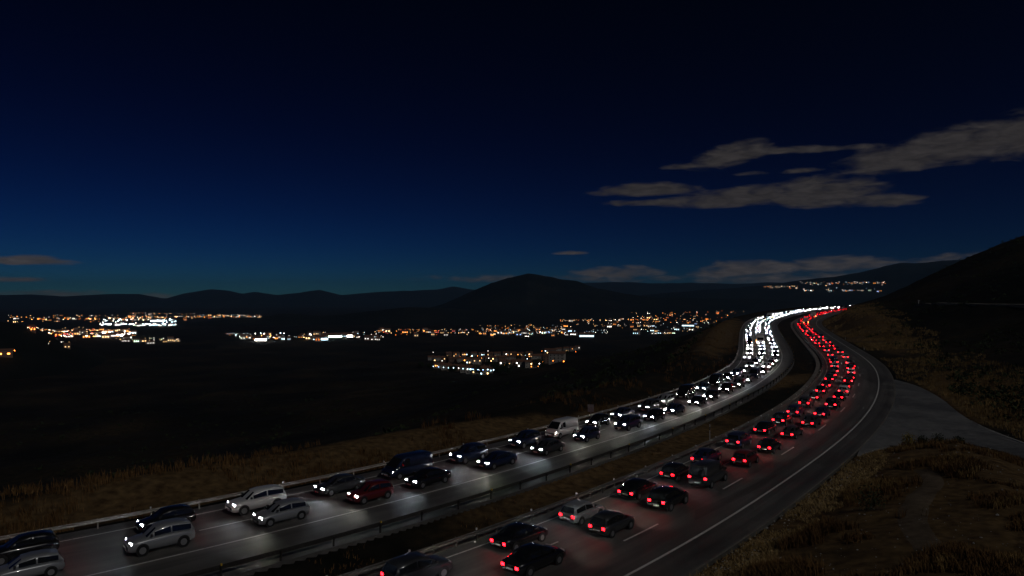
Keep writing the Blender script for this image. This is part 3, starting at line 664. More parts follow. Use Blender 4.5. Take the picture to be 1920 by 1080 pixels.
def make_lorry(col, near, cool, label, group, loc, rot):
    t = thing('lorry', label, 'lorry', loc, rot, group)
    if 'lorry' not in CACHE:
        c = MB(); loft(c, [[(x, y, z) for y, z in ((1.18*w,.45),(1.22*w,.9),(1.22*w,zt-.25),(1.12*w,zt),(-1.12*w,zt),(-1.22*w,zt-.25),(-1.22*w,.9),(-1.18*w,.45))] for x, zt, w in ((2.6,2.9,1.),(3.4,2.95,1.),(4.25,2.75,1.),(4.55,1.75,.98),(4.62,.95,.95))])
        c.box(2.8,3.8,-.95,.95,2.95,3.35)
        CACHE['lorry'] = dict(cab=(c.V, c.F), trailer=MB().box(-5.2,2.45,-1.24,1.24,1.05,3.55).mesh('trailer', [M['trailer']]),
            chassis=MB().box(-5.1,4.2,-.5,.5,.62,1.05).box(-5.15,-5.05,-1.15,1.15,.55,.7).mesh('chassis', [M['trim']]),
            screen=MB().add([(4.32,-1.05,2.62),(4.32,1.05,2.62),(4.61,1.02,1.72),(4.61,-1.02,1.72)], [(0,3,2,1)]).mesh('windscreen', [M['glass']]),
            wheel=MB().cyl((0,-.15,0),.5,.3,'y',18).mesh('wheel', [M['tyre']]), rim=MB().cyl((0,.15,0),.28,.014,'y',10).cyl((0,-.164,0),.28,.014,'y',10).mesh('rim', [M['rim']]),
            head=[MB().box(4.55,4.68,s*.9-.17,s*.9+.17,.72,.9) for s in (1,-1)], tail=[front_only(MB().box(-5.24,-5.16,s*.95-.2,s*.95+.2,.72,.9).mesh('tail_light', [M['lens_red'], M['tail']]), 5) for s in (1,-1)],
            mark=MB().box(-.07,.07,-.03,.03,-.04,.04).mesh('side_marker', [M['amber']]))
        CACHE['lorry']['headm'] = {(c_, i): front_only(CACHE['lorry']['head'][i].mesh('headlight', [M['lens'], M['head_cool'] if c_ else M['head']]), 3) for c_ in (False, True) for i in (0,1)}
    Q = CACHE['lorry']
    obj('cab', cm(('lorry', col, 'cab'), *Q['cab'], PM[col]), t); obj('trailer', Q['trailer'], t); obj('chassis', Q['chassis'], t); obj('windscreen', Q['screen'], t)
    for i in (0,1): obj('headlight', Q['headm'][(cool, i)], t); obj('tail_light', Q['tail'][i], t)
    for x in (3.45, -2.6, -3.75):
        for s in (-1,1):
            w = obj('wheel', Q['wheel'], t, (x, s*1.05, .5)); obj('rim', Q['rim'], w)
    for s in (-1,1):
        for x in (-4.6,-2.8,-1.0,.8,2.2): obj('side_marker', Q['mark'], t, (x, s*1.26, 1.0))
    return t
M['trailer'] = noisy('trailer sides', [(.3,(.34,.33,.31)), (.7,(.48,.47,.45))], 1.2, 5, (.4,.6), second=(.3,.6))
LANES = [   # (offset across the road, from s, to s, direction, lane phrase)
    (lane_in(lambda s: np.interp(s, [110,160], [.25,1/6])), -70, 690, -1, 'the inbound lane beside the median'),
    (lane_in(lambda s: np.interp(s, [100,170], [.76,.5])), -72, 690, -1, 'the inbound lane beside the valley-edge rail and its continuation as middle lane'),
    (lane_in(5/6), 150, 690, -1, 'the outermost inbound lane of the bend'),
    (lambda s: 2.45+0*s, -62, 650, 1, 'the outbound lane beside the median rail'),
    (lambda s: 5.98+0*s, -60, 650, 1, 'the outbound middle lane'),
]
LN = ['the median headlight lane', 'the outer headlight lane', 'the third headlight lane', 'the median tail light lane', 'the outer tail light lane']
ORD = ['first', 'second', 'third', 'fourth', 'fifth', 'sixth', 'seventh', 'eighth', 'ninth', 'tenth', 'eleventh', 'twelfth']
cols_w = ['black']*6+['charcoal']*5+['dark blue']*4+['silver']+['white']+['dark red']*2
n_car = 0; seen = {}
for li, (fo, sa, sb, dr, _) in enumerate(LANES):
    s = sa + random.uniform(0, 6)
    while s < sb:
        far = s > 150
        if li == 1 and random.random() < (.07 if s > 110 else .0): kd = 'lorry'
        elif li == 4 and far and random.random() < .04: kd = 'lorry'
        else: kd = random.choices(['hatchback','saloon','suv','van'], [5,4,4,1.0])[0]
        ln = 9.9 if kd == 'lorry' else KIND[kd]['L']
        sc_ = s+ln/2
        x, y, h = at(sc_, fo(np.array(sc_))); x, y, h = float(x), float(y), float(h)
        x2, y2, _h2 = at(sc_+2, fo(np.array(sc_+2.0))); yaw = math.atan2(float(y2)-y, float(x2)-x)
        z = float(road_z(y)); z2 = float(road_z(y2)); pitch = -math.atan((z2-z)/2)
        if dr < 0: yaw += math.pi; pitch = -pitch
        off = random.uniform(-.22, .22); x += math.cos(h)*off; y -= math.sin(h)*off
        col = random.choice(cols_w); cool = random.random() < .5
        d = math.hypot(x, y); near = d < 165
        if kd == 'lorry': col = 'white' if dr < 0 else 'dark red'; nm = 'cab lorry'
        else: nm = {'suv': 'tall car', 'hatchback': 'hatchback', 'saloon': 'saloon'}.get(kd, kd)
        if far: lb = f'{col} {nm} {"on" if s < 420 else "far round"} the bend in {LN[li]}'
        else:
            q = seen[(li, col, kd)] = seen.get((li, col, kd), -1)+1
            lb = f'{col} {nm} in {LN[li]}, {ORD[q]} such before the bend'
        if kd == 'lorry': make_lorry(col, near, cool, lb, lb, (x, y, z), (0, pitch, yaw))
        else: VEH = make_car(kd, col, near, cool, {'suv': 'tall_car', 'van': 'delivery_van'}.get(kd, kd+'_car'), lb, lb if far else 'vehicles before the bend', (x, y, z), (0, pitch, yaw))
        if kd != 'lorry': VEH.scale = (random.uniform(.95,1.05), random.uniform(.97,1.02), random.uniform(.96,1.06))
        n_car += 1
        s += ln + (random.uniform(2.6, 5.6) if not far else random.uniform(8.0, 13.0))
print('vehicles', n_car)
# ---- roadside things ----------------------------------------------------
def place(s, off):
    x, y, h = at(s, off); return float(x), float(y), float(road_z(y)), float(h)
# traffic sign seen from behind, just inside the valley rail
hs = ground_hits  # (kept short)
sx, sy = [(p - 960)/1280 for p in (1108,)][0], None
ss = np.arange(20, 90, .25); xx, yy, _ = at(ss, OFF_A(ss)+.35); k = int(np.abs(960+1280*xx/yy-1108).argmin())
px_, py_, ph_ = float(xx[k]), float(yy[k]), float(at(ss[k], 0)[2])
t = thing('road_sign', 'square road sign on a post seen from behind at the valley-edge rail', 'sign', (px_, py_, float(road_z(py_))), (0, 0, -ph_*.5))
obj('post', MB().box(-.05,.05,-.04,.04,-.6,1.75).mesh('post', [M['sign_back']]), t)
for i in (0, 1): obj('panel', MB().box(-.44+.45*i,-.01+.45*i,-.062,-.042,1.2,2.25).mesh('panel', [M['sign_back']]), t)
obj('bracket', MB().box(-.40,.40,-.041,.045,1.68,1.74).mesh('bracket', [M['steel_dark']]), t)
# snow pole in the median rail
ss = np.arange(20, 90, .25); xx, yy, _ = at(ss, -.35+0*ss); k = int(np.abs(960+1280*xx/yy-1331).argmin()); px_, py_ = float(xx[k]), float(yy[k])
t = thing('marker_post', 'tall thin white snow pole with a dark band rising from the median rail', 'pole', (px_, py_, float(road_z(py_))))
obj('pole', MB().cyl((0,0,-.4),.05,2.9,n=10).mesh('pole', [M['marker_white']]), t)
obj('band', MB().cyl((0,0,1.85),.056,.42,n=10).mesh('band', [M['marker_red']]), t)
obj('cap', MB().ball((0,0,2.5),.055).mesh('cap', [M['marker_white']]), t)
# delineator posts along the hill side of the bend
for k, s_ in enumerate((205, 255, 305, 350)):
    x, y, z, h = place(s_, OFF_E+.7)
    t = thing('delineator_post', 'short white delineator post at the foot of the hill on the bend', 'post', (x, y, z), (0,0,-h), 'delineator posts round the bend')
    obj('post', MB().box(-.07,.07,-.05,.05,-.6,.95).mesh('post', [M['marker_white']]), t); obj('band', MB().box(-.074,.074,-.054,.054,.62,.82).mesh('band', [M['marker_red']]), t)
# little marker by the end of the hillside track
tp = TP[1]; t = thing('track_post', 'small pale post standing where the hillside track begins', 'post', (float(tp[0]), float(tp[1]), float(land_z(tp[:1], tp[1:2])[0])))
obj('post', MB().box(-.1,.1,-.1,.1,-.8,2.6).mesh('post', [M['marker_white']]), t); obj('plate', MB().box(-.4,.4,-.13,-.1,2.0,2.6).mesh('plate', [M['sign_back']]), t)
# ---- vegetation ---------------------------------------------------------
def tufts(name, P, hgt, nb, spread, m, label, cat, width=.02, lean=.5, hvar=.5):
    """grass: nb blades of one bent quad+tip per tuft; P (n,2); all one mass nobody could count"""
    n = len(P); z = land_z(P[:,0], P[:,1]); bx = np.repeat(P[:,0], nb)+rng.normal(0, spread, n*nb); by = np.repeat(P[:,1], nb)+rng.normal(0, spread, n*nb); bz = np.repeat(z, nb)-.05
    hh = np.repeat(hgt if np.ndim(hgt) else np.full(n, hgt), nb)*(1+hvar*rng.uniform(-1, 1, n*nb)); a = rng.uniform(0, 2*np.pi, n*nb); ln = lean*rng.uniform(.2, 1.2, n*nb)*hh
    dx, dy = np.cos(a), np.sin(a); w = width*(1+rng.uniform(-.4,.6,n*nb))
    v0 = np.stack([bx-dy*w, by+dx*w, bz], 1); v1 = np.stack([bx+dy*w, by-dx*w, bz], 1)
    mx, my, mz = bx+dx*ln*.35, by+dy*ln*.35, bz+hh*.62
    v2 = np.stack([mx+dy*w*.7, my-dx*w*.7, mz], 1); v3 = np.stack([mx-dy*w*.7, my+dx*w*.7, mz], 1); v4 = np.stack([bx+dx*ln, by+dy*ln, bz+hh*.98], 1)
    V = np.stack([v0,v1,v2,v3,v4], 1).reshape(-1,3); b = np.arange(n*nb)[:,None]*5
    Fq = np.concatenate([np.concatenate([b, b+1, b+2], 1), np.concatenate([b, b+2, b+3], 1), np.concatenate([b+3, b+2, b+4], 1)])
    o = obj(name, big_mesh(name, V, Fq, m, False)); tag(o, label, cat, kind='stuff'); return o
def shrub_mass(name, P, rad_, m, label, cat, nl=26, leaf=.22, squash=.7):
    n = len(P); z = land_z(P[:,0], P[:,1]); r = np.repeat(rad_ if np.ndim(rad_) else np.full(n, rad_), nl)
    u = rng.normal(size=(n*nl, 3)); u /= np.linalg.norm(u, axis=1)[:,None]; u *= (rng.uniform(.35, 1.05, n*nl))[:,None]*r[:,None]
    c = np.stack([np.repeat(P[:,0], nl), np.repeat(P[:,1], nl), np.repeat(z, nl)], 1)+u*np.array([1,1,squash])+np.array([0,0,1])*(r*squash*.6)[:,None]
    d1 = rng.normal(size=(n*nl,3)); d1 /= np.linalg.norm(d1, axis=1)[:,None]; d2 = np.cross(d1, rng.normal(size=(n*nl,3))); d2 /= np.linalg.norm(d2, axis=1)[:,None]
    L1 = (leaf*r*rng.uniform(.7,1.5,n*nl))[:,None]; V = np.stack([c-d1*L1, c+d2*L1*.6, c+d1*L1, c-d2*L1*.6], 1).reshape(-1,3)
    Fq = np.arange(n*nl*4).reshape(-1,4); o = obj(name, big_mesh(name, V, Fq, m, False)); tag(o, label, cat, kind='stuff'); return o
def scatter_px(n, x0, x1, Y0, Y1, test):
    """random ground points in a wedge of the view, denser near"""
    Yv = np.exp(rng.uniform(np.log(Y0), np.log(Y1), n)); Xv = ((rng.uniform(x0, x1, n)-960)/1280)*Yv
    P = np.stack([Xv, Yv], 1); s, off = road_coord(Xv, Yv); sd = poly_dist(Xv, Yv, SIDE_POLY); k = test(P, s, off, sd); return P[k]
PATH = resample([(24.5, 40), (27, 46), (31, 52), (35.5, 57.5), (38, 63)], 40)
def path_d(P): return np.sqrt(((P[:,None,:]-PATH[None])**2).sum(2).min(1))
mound_ok = lambda P, s, off, sd: (off > OFF_E+.5) & (sd > .5) & (path_d(P) > .9+.5*fbm(P[:,0], P[:,1], 3, 2, 5))
P = scatter_px(36000, 1240, 2300, 26, 88, lambda P, s, off, sd: mound_ok(P, s, off, sd) & (fbm(P[:,0], P[:,1], 7, 3, 77) > -.25))
k1 = fbm(P[:,0], P[:,1], 5, 3, 12); edge = road_coord(P[:,0], P[:,1])[1]-OFF_E
near_edge = edge < 3.6+2*fbm(P[:,0], P[:,1], 6, 2, 90)
A_ = P[near_edge & (rng.uniform(0,1,len(P)) < .8)]; tufts('verge_grass', A_, .17, 11, .22, M['straw_pale'], 'short pale straw and cut stalks along the edge of the shoulder', 'grass', .022, 1.6, .6)
Bm = ~near_edge
tufts('mound_grass', P[Bm & (k1 > -.08)], .42+.35*np.clip(fbm(P[Bm & (k1 > -.08)][:,0], P[Bm & (k1 > -.08)][:,1], 4, 2, 8)*2, -.5, 1), 9, .16, M['bracken'], 'brown dry grass and bracken covering the mound beside the side road', 'grass', .022, .6)
tufts('mound_grass', P[Bm & (k1 > .1)], .5, 6, .15, M['straw'], 'straw coloured grass clumps standing out of the brown mound', 'grass', .018, .5)
P = scatter_px(9000, 1600, 2200, 60, 190, lambda P, s, off, sd: (off > OFF_E+.8) & (sd > .8) & (P[:,1]+.1*P[:,0] > 86) & (off < OFF_E+26+10*fbm(P[:,0], P[:,1], 20, 2, 4)))
tufts('hill_foot_grass', P, .55+.3*fbm(P[:,0], P[:,1], 6, 2, 3), 8, .2, M['straw'], 'tall dry grass along the foot of the hill beside the side road', 'grass', .025, .5)
P = scatter_px(7000, 1520, 1760, 170, 420, lambda P, s, off, sd: (off > OFF_E+1.2) & (off < OFF_E+30) & (fbm(P[:,0], P[:,1], 14, 3, 44) > -.1))
tufts('bend_grass', P, .6, 6, .3, M['straw'], 'dry grass on the cut slope above the outside of the bend', 'grass', .05, .5)
P = scatter_px(15000, -120, 1420, 42, 330, lambda P, s, off, sd: (off < OFF_A(s)-1.0) & (off > OFF_A(s)-15) & (fbm(P[:,0], P[:,1], 10, 3, 14) > -.05))
tufts('berm_grass', P, .75+.4*fbm(P[:,0], P[:,1], 8, 2, 6), 8, .22, M['bracken'], 'brown grass on the low berm beyond the valley-edge rail', 'grass', .03, .5)
P = scatter_px(5200, 560, 1560, 40, 300, lambda P, s, off, sd: (off < -1.9) & (off > OFF_M1(s)+.5) & (fbm(P[:,0], P[:,1], 6, 3, 24) > .0))
tufts('median_grass', P, .3, 6, .18, M['bracken'], 'sparse brown weeds in the dark median strip', 'grass', .02, .6)
P = scatter_px(2600, 1560, 2500, 95, 620, lambda P, s, off, sd: (off > OFF_E+9) & (sd > 3) & (fbm(P[:,0], P[:,1], 40, 3, 34) > -.12))
shrub_mass('hill_scrub', P, .7+.9*rng.uniform(0,1,len(P))**2, M['green'], 'dark scrub bushes covering the hill above the bend', 'bushes')
P = scatter_px(3600, -400, 1400, 90, 1200, lambda P, s, off, sd: (off < OFF_A(s)-16) & (fbm(P[:,0], P[:,1], 70, 3, 54) > -.05))
shrub_mass('valley_scrub', P, .8+1.6*rng.uniform(0,1,len(P))**2, M['green'], 'dark scrub dotted over the slope falling to the valley', 'bushes')
# bushes one can tell apart at the tip of the mound
def bush(x, y, r, m, label, nm='roadside_bush', tall=1.0):
    z = float(land_z(np.array([x]), np.array([y]))[0]); t = thing(nm, label, 'bush', (x, y, z))
    st = MB()
    for k in range(7):
        a = 2*math.pi*k/7; st.add([(-.02,0,-.1),(.02,0,-.1),(math.cos(a)*r*.6+.012, math.sin(a)*r*.6, r*tall),(math.cos(a)*r*.6-.012, math.sin(a)*r*.6, r*tall)], [(0,1,2,3)])
    obj('stems', st.mesh('stems', [M['bark']]), t)
    n = 420; u = rng.normal(size=(n,3)); u /= np.linalg.norm(u,axis=1)[:,None]; u *= rng.uniform(.3,1.08,n)[:,None]*r; lob = fbm(u[:,0]*3+x, u[:,1]*3+u[:,2]*2, r, 2, 7)
    u = u[lob > -.28]; n = len(u); c = u*np.array([1,1,tall])+np.array([0,0,r*tall*.8]); d1 = rng.normal(size=(n,3)); d1 /= np.linalg.norm(d1,axis=1)[:,None]; d2 = np.cross(d1, rng.normal(size=(n,3))); d2 /= np.linalg.norm(d2,axis=1)[:,None]
    V = np.stack([c-d1*.09, c+d2*.05, c+d1*.09, c-d2*.05],1).reshape(-1,3); obj('leaves', big_mesh('leaves', V, np.arange(n*4).reshape(-1,4), m, False), t); return t
bush(46.0, 79.2, .75, M['yellow_leaf'], 'small yellowing bush at the tip of the mound beside the side road', tall=1.35)
bush(48.2, 80.2, .7, M['green'], 'low dark green bush next to the yellowing bush'); bush(50.4, 80.6, .8, M['green'], 'wide dark green bush on the mound edge, second from the yellowing bush'); bush(52.6, 80.4, .65, M['green'], 'dark green bush on the mound edge, third from the yellowing bush')
bush(53.2, 69.0, .9, M['green'], 'dark leafy bush on the mound where the side road narrows'); bush(26.5, 50.5, 1.1, M['green'], 'dark green bush beside the bare path on the mound')
# bare path over the mound
pn = np.gradient(PATH, axis=0); pn /= np.linalg.norm(pn,axis=1)[:,None]; pn = np.stack([-pn[:,1], pn[:,0]],1); cols = []
for w in np.linspace(-1,1,7):
    q = PATH+pn*(w*(1.15+.5*fbm(PATH[:,0], PATH[:,1], 4, 2, 3)))[:,None]; cols.append(np.column_stack([q, land_z(q[:,0], q[:,1])+.05-.12*abs(w)**3]))
pth = obj('footpath', big_mesh('footpath', np.stack(cols,1).reshape(-1,3), grid_faces(40,7)[:, ::-1], M['dirt'])); tag(pth, 'bare earth path worn through the dry grass of the mound', 'path', kind='structure')

# loose stones along the verge
P = scatter_px(9000, 1250, 2100, 34, 90, lambda P, s, off, sd: (off > OFF_E+.15) & (sd > .1) & ((off < OFF_E+2.2) | (sd < 1.6) | (rng.uniform(0,1,len(P)) < .10)))
zz = land_z(P[:,0], P[:,1]); n = len(P); r_ = .03+.07*rng.uniform(0,1,n)**3
oc = np.array([(1,0,0),(-1,0,0),(0,1,0),(0,-1,0),(0,0,.7),(0,0,-.7)]); V = np.stack([P[:,0],P[:,1],zz+.02],1)[:,None,:]+oc[None]*r_[:,None,None]*(1+.5*rng.uniform(-1,1,(n,6,1)))
of = np.array([(0,2,4),(2,1,4),(1,3,4),(3,0,4),(2,0,5),(1,2,5),(3,1,5),(0,3,5)])
tag(obj('stones', big_mesh('stones', V.reshape(-1,3), (of[None]+np.arange(n)[:,None,None]*6).reshape(-1,3), M['gravel'], False)), 'loose pale stones scattered along the edge of the mound', 'stones', kind='stuff')
# ---- towns in the valley ------------------------------------------------
CN = {'cyan': 'pale bluish', 'warm': 'warm yellow', 'green': 'greenish white'}
COL = {'amber': (1.,.31,.045), 'orange': (1.,.20,.02), 'warm': (1.,.58,.22), 'white': (1.,.93,.84), 'cyan': (.55,.85,1.), 'blue': (.30,.50,1.), 'green': (.70,1.,.72), 'red': (1.,.12,.10)}
LM = {(c, s): lit(f'{c} lamp {s}', COL[c], s) for c in COL for s in (3, 9, 40)}
lamp_mesh = {}
def lamp_me(c, s, r, h):
    k = (c, s, r)
    if k not in lamp_mesh:
        lamp_mesh[k] = MB().cyl((0,0,-4),.14,h+4,n=6,i=0,r2=.08).box(-.1,.1,-.1,r*1.2,h-.1,h+.05,0).ball((0,r*1.2,h-.1),r,1,8,5).mesh('street_lamp', [M['steel_dark'], LM[(c, s)]])
    return lamp_mesh[k]
# (x0, x1, y0, y1, count lamps, count buildings, palette, strength weights, town phrase)
A3 = ['amber']*4+['warm']*4+['orange']+['white']*3
W3 = ['cyan']*4+['white']*5+['blue','green']
REG = [
 (2, 40, 664, 671, 3, 1, ['amber','orange'], (9,9), 'the dark slope of the black hill'),
 (85, 150, 650, 655, 2, 1, ['warm','white'], (3,9), 'the foot of the black hill'),
 (15, 300, 591, 606, 45, 14, A3, (3,9), 'the upper far city'),
 (240, 375, 588, 602, 30, 8, A3, (3,9), 'the upper far city'),
 (370, 490, 592, 599, 24, 6, A3+['cyan']*2, (3,9), 'the far end of the city'),
 (188, 330, 602, 614, 44, 22, W3, (40,40), 'the white quarter of the city'),
 (50, 250, 617, 626, 40, 14, A3+['red','white'], (9,9), 'the orange quarter of the city'),
 (90, 255, 624, 637, 40, 18, A3+['white']*3+['red'], (9,40), 'the orange quarter of the city'),
 (180, 250, 626, 634, 14, 10, ['white','white','cyan'], (40,40), 'the orange quarter of the city'),
 (215, 335, 638, 647, 10, 10, ['green','white','warm'], (3,9), 'the houses before the black hill'),
 (425, 600, 629, 641, 24, 22, W3+A3, (3,40), 'the town of the bright sheds'),
 (560, 720, 628, 640, 14, 16, W3+['warm']*3, (3,9), 'the town of the bright sheds'),
 (700, 930, 621, 634, 34, 20, A3+['cyan','white','red'], (3,9), 'the town under the domed hill'),
 (900, 1060, 610, 632, 40, 22, A3+['amber']*3+['cyan']*2, (3,9), 'the town under the domed hill'),
 (950, 1140, 624, 633, 18, 14, W3, (3,9), 'the white streets below the domed hill'),
 (1050, 1240, 600, 622, 34, 18, A3+['white']*2, (3,9), 'the town behind the bend'),
 (1180, 1400, 590, 612, 34, 14, A3+['orange']*3, (3,9), 'the amber town just beyond the bend'),
 (1190, 1345, 612, 636, 24, 26, W3+['warm']*4, (3,9), 'the pale suburb below the road'),
 (1430, 1500, 537, 542, 10, 4, A3, (3,9), 'the hillside town'),
 (1500, 1665, 528, 548, 34, 22, W3+A3, (3,9), 'the hillside town'),
]
def far_building(p, w, d, h, yaw, wm, c, s, label, group, nwin):
    t = thing('town_building', label, 'building', p, (0,0,yaw), group)
    obj('wall', cmb_wall(w, d, h, wm), t); obj('roof', cmb_roof(w, d, h), t)
    for k in range(nwin):
        ww, wh = w/nwin*.32, h*.22; cx = (k+.5)/nwin*w-w/2
        key = ('win', round(ww,1), round(wh,1), c, s)
        if key not in CACHE: CACHE[key] = MB().box(-ww/2, ww/2, -.12, .05, 0, wh).mesh('window', [LM[(c, s)]])
        obj('window', CACHE[key], t, (cx, -d/2, h*.32))
    return t
def cmb_wall(w, d, h, wm):
    key = ('wall', w, d, h, wm.name)
    if key not in CACHE: CACHE[key] = MB().box(-w/2,w/2,-d/2,d/2,-6,h).mesh('wall', [wm])
    return CACHE[key]
def cmb_roof(w, d, h):
    key = ('roof', w, d, h); e = .5; rh = d*.28
    if key not in CACHE:
        CACHE[key] = mesh('roof', [(-w/2-e,-d/2-e,h-.05),(w/2+e,-d/2-e,h-.05),(w/2+e,d/2+e,h-.05),(-w/2-e,d/2+e,h-.05),(-w/2-e,0,h+rh),(w/2+e,0,h+rh)], [(0,3,2,1),(0,1,5,4),(2,3,4,5),(0,4,3),(1,2,5)], [M['roof_tile']])
    return CACHE[key]
pts = []; meta = []
for ri, (x0, x1, y0, y1, nl, nb, pal, st, ph) in enumerate(REG):
    rows = [random.uniform(y0, y1) for _ in range(max(3, int((y1-y0)/3)))]
    sl_ = -.03 if x0 > 880 else (.0)
    nl = int(nl*2.9)
    for k in range(nl+nb):
        x = random.uniform(x0, x1); y = (random.choice(rows)+random.gauss(0, .5)) if random.random() < .75 else random.uniform(y0, y1)
        if 1050 < x < 1420 and x1 > 1100 and y > 560: y -= max(0, (x-1050))*.02
        pts.append((x, y)); meta.append((ri, k < nl))
hits = ground_hits(pts)
rest = {}
nlamp = 0; nbld = 0
order = sorted((math.hypot(p[0], p[1]), i) for i, p in enumerate(hits) if p is not None)
for _d, _i in order:      # nearest first: these are built one by one, the rest as a mass
    p, (ri, islamp) = hits[_i], meta[_i]
    x0, x1, y0, y1, nl, nb, pal, st, ph = REG[ri]; c = random.choice(pal); s = random.choice((st[0], st[0], st[1]))
    D = math.hypot(p[0], p[1])
    if D < 700: continue
    face = math.atan2(p[0], p[1])
    if islamp:
        r = .38 if D < 1500 else (.58 if D < 3000 else (.85 if D < 4500 else 1.2))
        if 4000 < D < 4500: s = {3: 9, 9: 40}.get(s, s)
        if nlamp < 290:
            lb = f'{CN.get(c, c)} street lamp glowing in {ph}'
            tag(obj('street_lamp', lamp_me(c, s, r, 9.0), None, p, (0,0,random.uniform(0,6.28))), lb, 'street lamp', lb)
            nlamp += 1
        else:
            rest.setdefault((c, s), MB()).ball((p[0], p[1], p[2]+8), r, 0, 6, 4)
    else:
        w = random.choice((10., 14., 20.)); h = random.choice((6., 9., 12.)); d = random.choice((8., 11.)); wm = M['wall_white'] if random.random() < .6 else M['wall_brick']
        lb = f'{"pale rendered" if wm is M["wall_white"] else "brick"} building with {CN.get(c, c)} lit windows in {ph}'
        far_building(p, w, d, h, -face+random.uniform(-.5,.5), wm, c, min(s, 9), lb, lb, random.choice((2,3)))
        nbld += 1
for (c, s), b in rest.items():
    tag(obj('city_lights', b.mesh('city_lights', [LM[(c, s)]])), f'{CN.get(c, c)} lights scattered through the far streets of the valley', 'lights', kind='stuff')
# long bright sheds
for px, py, w, c, s, lb in ((622, 633, 60., 'green', 9, 'long shed with a glowing pale green front on the valley floor'), (654, 632, 48., 'white', 40, 'long shed with a dazzling white front beside the pale green one'), (489, 639, 30., 'white', 40, 'low hall with dazzling white front at the edge of the valley town'), (606, 638, 26., 'cyan', 9, 'small hall with bluish lit front before the long sheds'),
                            (1100, 632, 44., 'cyan', 3, 'long hall lit bluish white on the valley floor'), (1290, 612, 50., 'cyan', 3, 'wide hall lit bluish white just beyond the road slope'), (222, 631, 40., 'white', 40, 'hall with dazzling white front in the orange quarter of the city'), (295, 603, 60., 'cyan', 40, 'huge hall with dazzling bluish front in the white quarter of the city')):
    p = ground_hits([(px, py)])[0]
    if p: far_building(p, w, 20., 8., -math.atan2(p[0], p[1]), M['wall_white'], c, s, lb, None, 4) if False else None
    if p:
        t = thing('lit_shed', lb, 'shed', p, (0,0,-math.atan2(p[0], p[1])))
        obj('wall', cmb_wall(w, 20., 8., M['wall_white']), t); obj('roof', cmb_roof(w, 20., 8.), t)
        for k in range(5):
            obj('window', MB().box(-w*.085, w*.085, -.15, .05, 1.5, 5.6).mesh('window', [LM[(c, s)]]), t, ((k-2)*w*.19, -10., 0))
# ---- the near estate below the slope -------------------------------------
WIN = {}
def estate_house(p, yaw, w, d, h, wm, label, group, lits):
    t = thing('estate_house', label, 'house', p, (0,0,yaw), group)
    obj('wall', cmb_wall(w, d, h, wm), t); rf = obj('roof', cmb_roof(w, d, h), t)
    obj('chimney', cm(('ch', d, h, 'chimney'), *(lambda b: (b.V, b.F))(MB().box(-.4,.4,-.4,.4,h,h+d*.28+1.0)), M['wall_brick']), rf, (w*.25, d*.12, 0))
    nf = int(h//2.9); nw = max(2, int(w//3.2)); q = 0
    for fl in range(nf):
        for k in range(nw):
            on = random.random() < lits
            m = LM[(random.choice(['warm','warm','white','amber','cyan']), random.choice((3, 9)))] if on else M['window_dark']
            key = ('ewin', m.name)
            if key not in CACHE:
                CACHE[key] = MB().box(-.55,.55,-.03,.02,0,1.3).mesh('window', [m]); CACHE['ewf'] = MB().box(-.65,.65,-.05,.01,-.12,-.002).mesh('sill', [M['concrete']])
            wn = obj('window', CACHE[key], t, ((k+.5)/nw*w-w/2, -d/2, .9+2.9*fl)); obj('sill', CACHE['ewf'], wn)
    obj('door', cm(('door', 'door'), *(lambda b: (b.V, b.F))(MB().box(-.5,.5,-.05,.02,0,2.1)), M['bark']), t, (w*.5-1.0, -d/2-.01, 0))
    return t
row = []
for (xa, ya, xb, yb, n, w, h, ph) in ((815,691,920,703,8,13.,6.2,'in the front terrace of the estate behind the round trees'), (800,676,900,682,7,11.,6.2,'in the second terrace of the estate'), (835,668,1000,670,11,10.,6.2,'in the upper rows of the estate'), (1000,681,1050,678,4,16.,9.2,'in the long block at the slope end of the estate'), (940,686,1010,690,6,11.,6.2,'in the lower middle of the estate'), (1020,664,1090,655,6,10.,6.2,'at the top end of the estate near the slope'), (900,678,980,676,7,10.,6.2,'in the middle rows of the estate')):
    for k in range(n): u = (k+.5)/n; row.append(((lerp(xa,xb,u)+random.uniform(-2,2), lerp(ya,yb,u)+random.uniform(-.8,.8)), w, h, ph))
for (q, w, h, ph), p in zip(row, ground_hits([r[0] for r in row])):
    if p is None or p[1] < 400: continue
    wm = random.choice((M['wall_white'], M['wall_white'], M['wall_brick']))
    lb = f'{"pale rendered" if wm is M["wall_white"] else "brick"} house {ph}'
    estate_house(p, -math.atan2(p[0],p[1])+random.uniform(-.25,.25), w, 8.5, h, wm, lb, lb, .22)
lp = [(lerp(812,925,u), lerp(697,708,u)) for u in np.linspace(0,1,13)] + [(random.uniform(800,1080), random.uniform(664,698)) for _ in range(34)]
for i, p in enumerate(ground_hits(lp)):
    if p is None or p[1] < 400: continue
    c = random.choice(['cyan','white','cyan','blue','warm']) if i < 13 else random.choice(['amber','amber','warm','cyan','white','orange'])
    lb = f'{CN.get(c, c)} street lamp {"along the front street" if i < 13 else "among the houses"} of the near estate'
    tag(obj('street_lamp', lamp_me(c, 9, .4, 6.5), None, p, (0,0,random.uniform(0,6.28))), lb, 'street lamp', lb)
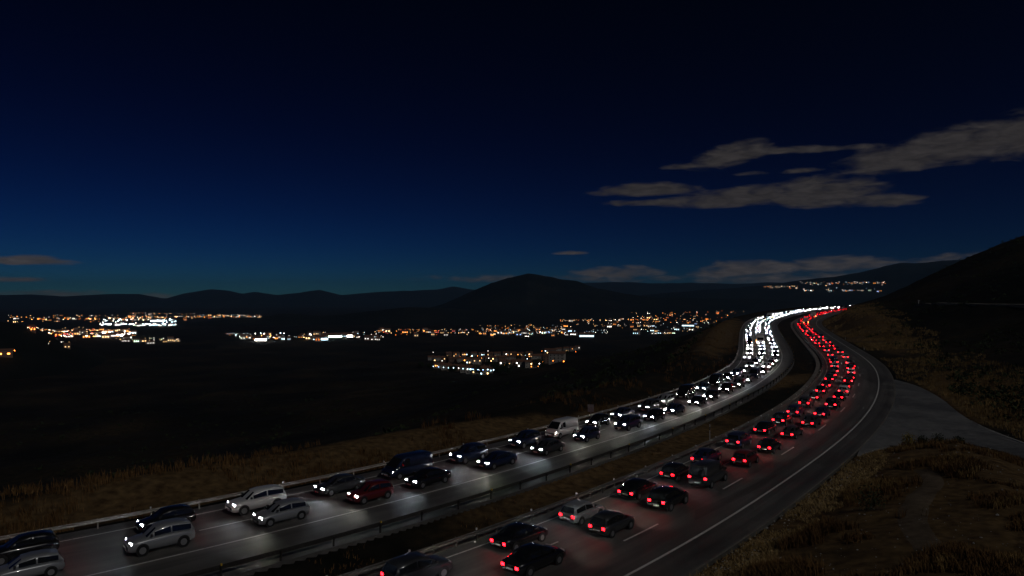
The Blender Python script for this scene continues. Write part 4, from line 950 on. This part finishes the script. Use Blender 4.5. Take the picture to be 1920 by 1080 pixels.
# trees
def tree_meshes(seed, r, h):
    g = np.random.default_rng(seed); n = 900
    u = g.normal(size=(n,3)); u /= np.linalg.norm(u,axis=1)[:,None]; u *= (g.uniform(.35,1.,n)**.6)[:,None]
    k = fbm(u[:,0]*4+seed*3, u[:,1]*4+u[:,2]*5, 1.6, 3, seed) > -.22; u = u[k]; n = len(u)
    c = u*np.array([r,r,r*.95])+np.array([0,0,h]); d1 = g.normal(size=(n,3)); d1 /= np.linalg.norm(d1,axis=1)[:,None]; d2 = np.cross(d1, g.normal(size=(n,3))); d2 /= np.linalg.norm(d2,axis=1)[:,None]
    V = np.stack([c-d1*.42,c+d2*.26,c+d1*.42,c-d2*.26],1).reshape(-1,3)
    crown = big_mesh('crown', V, np.arange(n*4).reshape(-1,4), M['green'], False)
    tr = MB(); tr.cyl((0,0,-3),.32,h+2.2,n=8,r2=.14)
    for q in range(5):
        a = q*1.26; p0 = np.array([0,0,h*.55+q*.3]); p1 = np.array([math.cos(a)*r*.6, math.sin(a)*r*.6, h+r*.25]); tr.add([p0+(.09,0,0),p0+(-.09,0,0),p1+(-.03,0,0),p1+(.03,0,0),p0+(0,.09,0),p0+(0,-.09,0),p1+(0,-.03,0),p1+(0,.03,0)], [(0,1,2,3),(4,5,6,7)])
    return crown, tr.mesh('trunk', [M['bark']])
TM = [tree_meshes(i+1, 3.6+i*.7, 4.6+i*.8) for i in range(3)]
tp_ = [(846,698),(852,699),(893,702),(899,703),(868,690),(928,700),(936,702),(945,699),(952,703),(965,676),(972,678),(985,674),(915,683),(1003,690),(1012,694),(805,692),(790,690),(1062,668),(878,674),(840,678)]
for i, p in enumerate(ground_hits(tp_)):
    if p is None or p[1] < 400: continue
    k = i % 3; lb = ['small round dark tree among the houses of the near estate','medium round dark tree among the houses of the near estate','large round dark tree in the near estate'][k]
    t = thing('estate_tree', lb, 'tree', p, (0,0,i*1.3), 'trees of the near estate: '+lb); obj('crown', TM[k][0], t); obj('trunk', TM[k][1], t)
print('lamps', nlamp, 'buildings', nbld)
# ---- the air ------------------------------------------------------------
hz = MB().box(-17500, 17500, -600, 17500, -160, 430).mesh('haze', [])
hm = bpy.data.materials.new('haze'); hm.use_nodes = True; ht = hm.node_tree; ht.nodes.clear()
ho = N(ht, 'ShaderNodeOutputMaterial'); pv = N(ht, 'ShaderNodeVolumePrincipled'); pv.inputs['Color'].default_value = (.30,.60,1.,1); pv.inputs['Density'].default_value = 4.2e-5; pv.inputs['Anisotropy'].default_value = .2
ht.links.new(pv.outputs[0], ho.inputs['Volume']); hz.materials.append(hm)
tag(obj('haze', hz), 'thin blue night air over the whole valley', 'haze', kind='stuff')
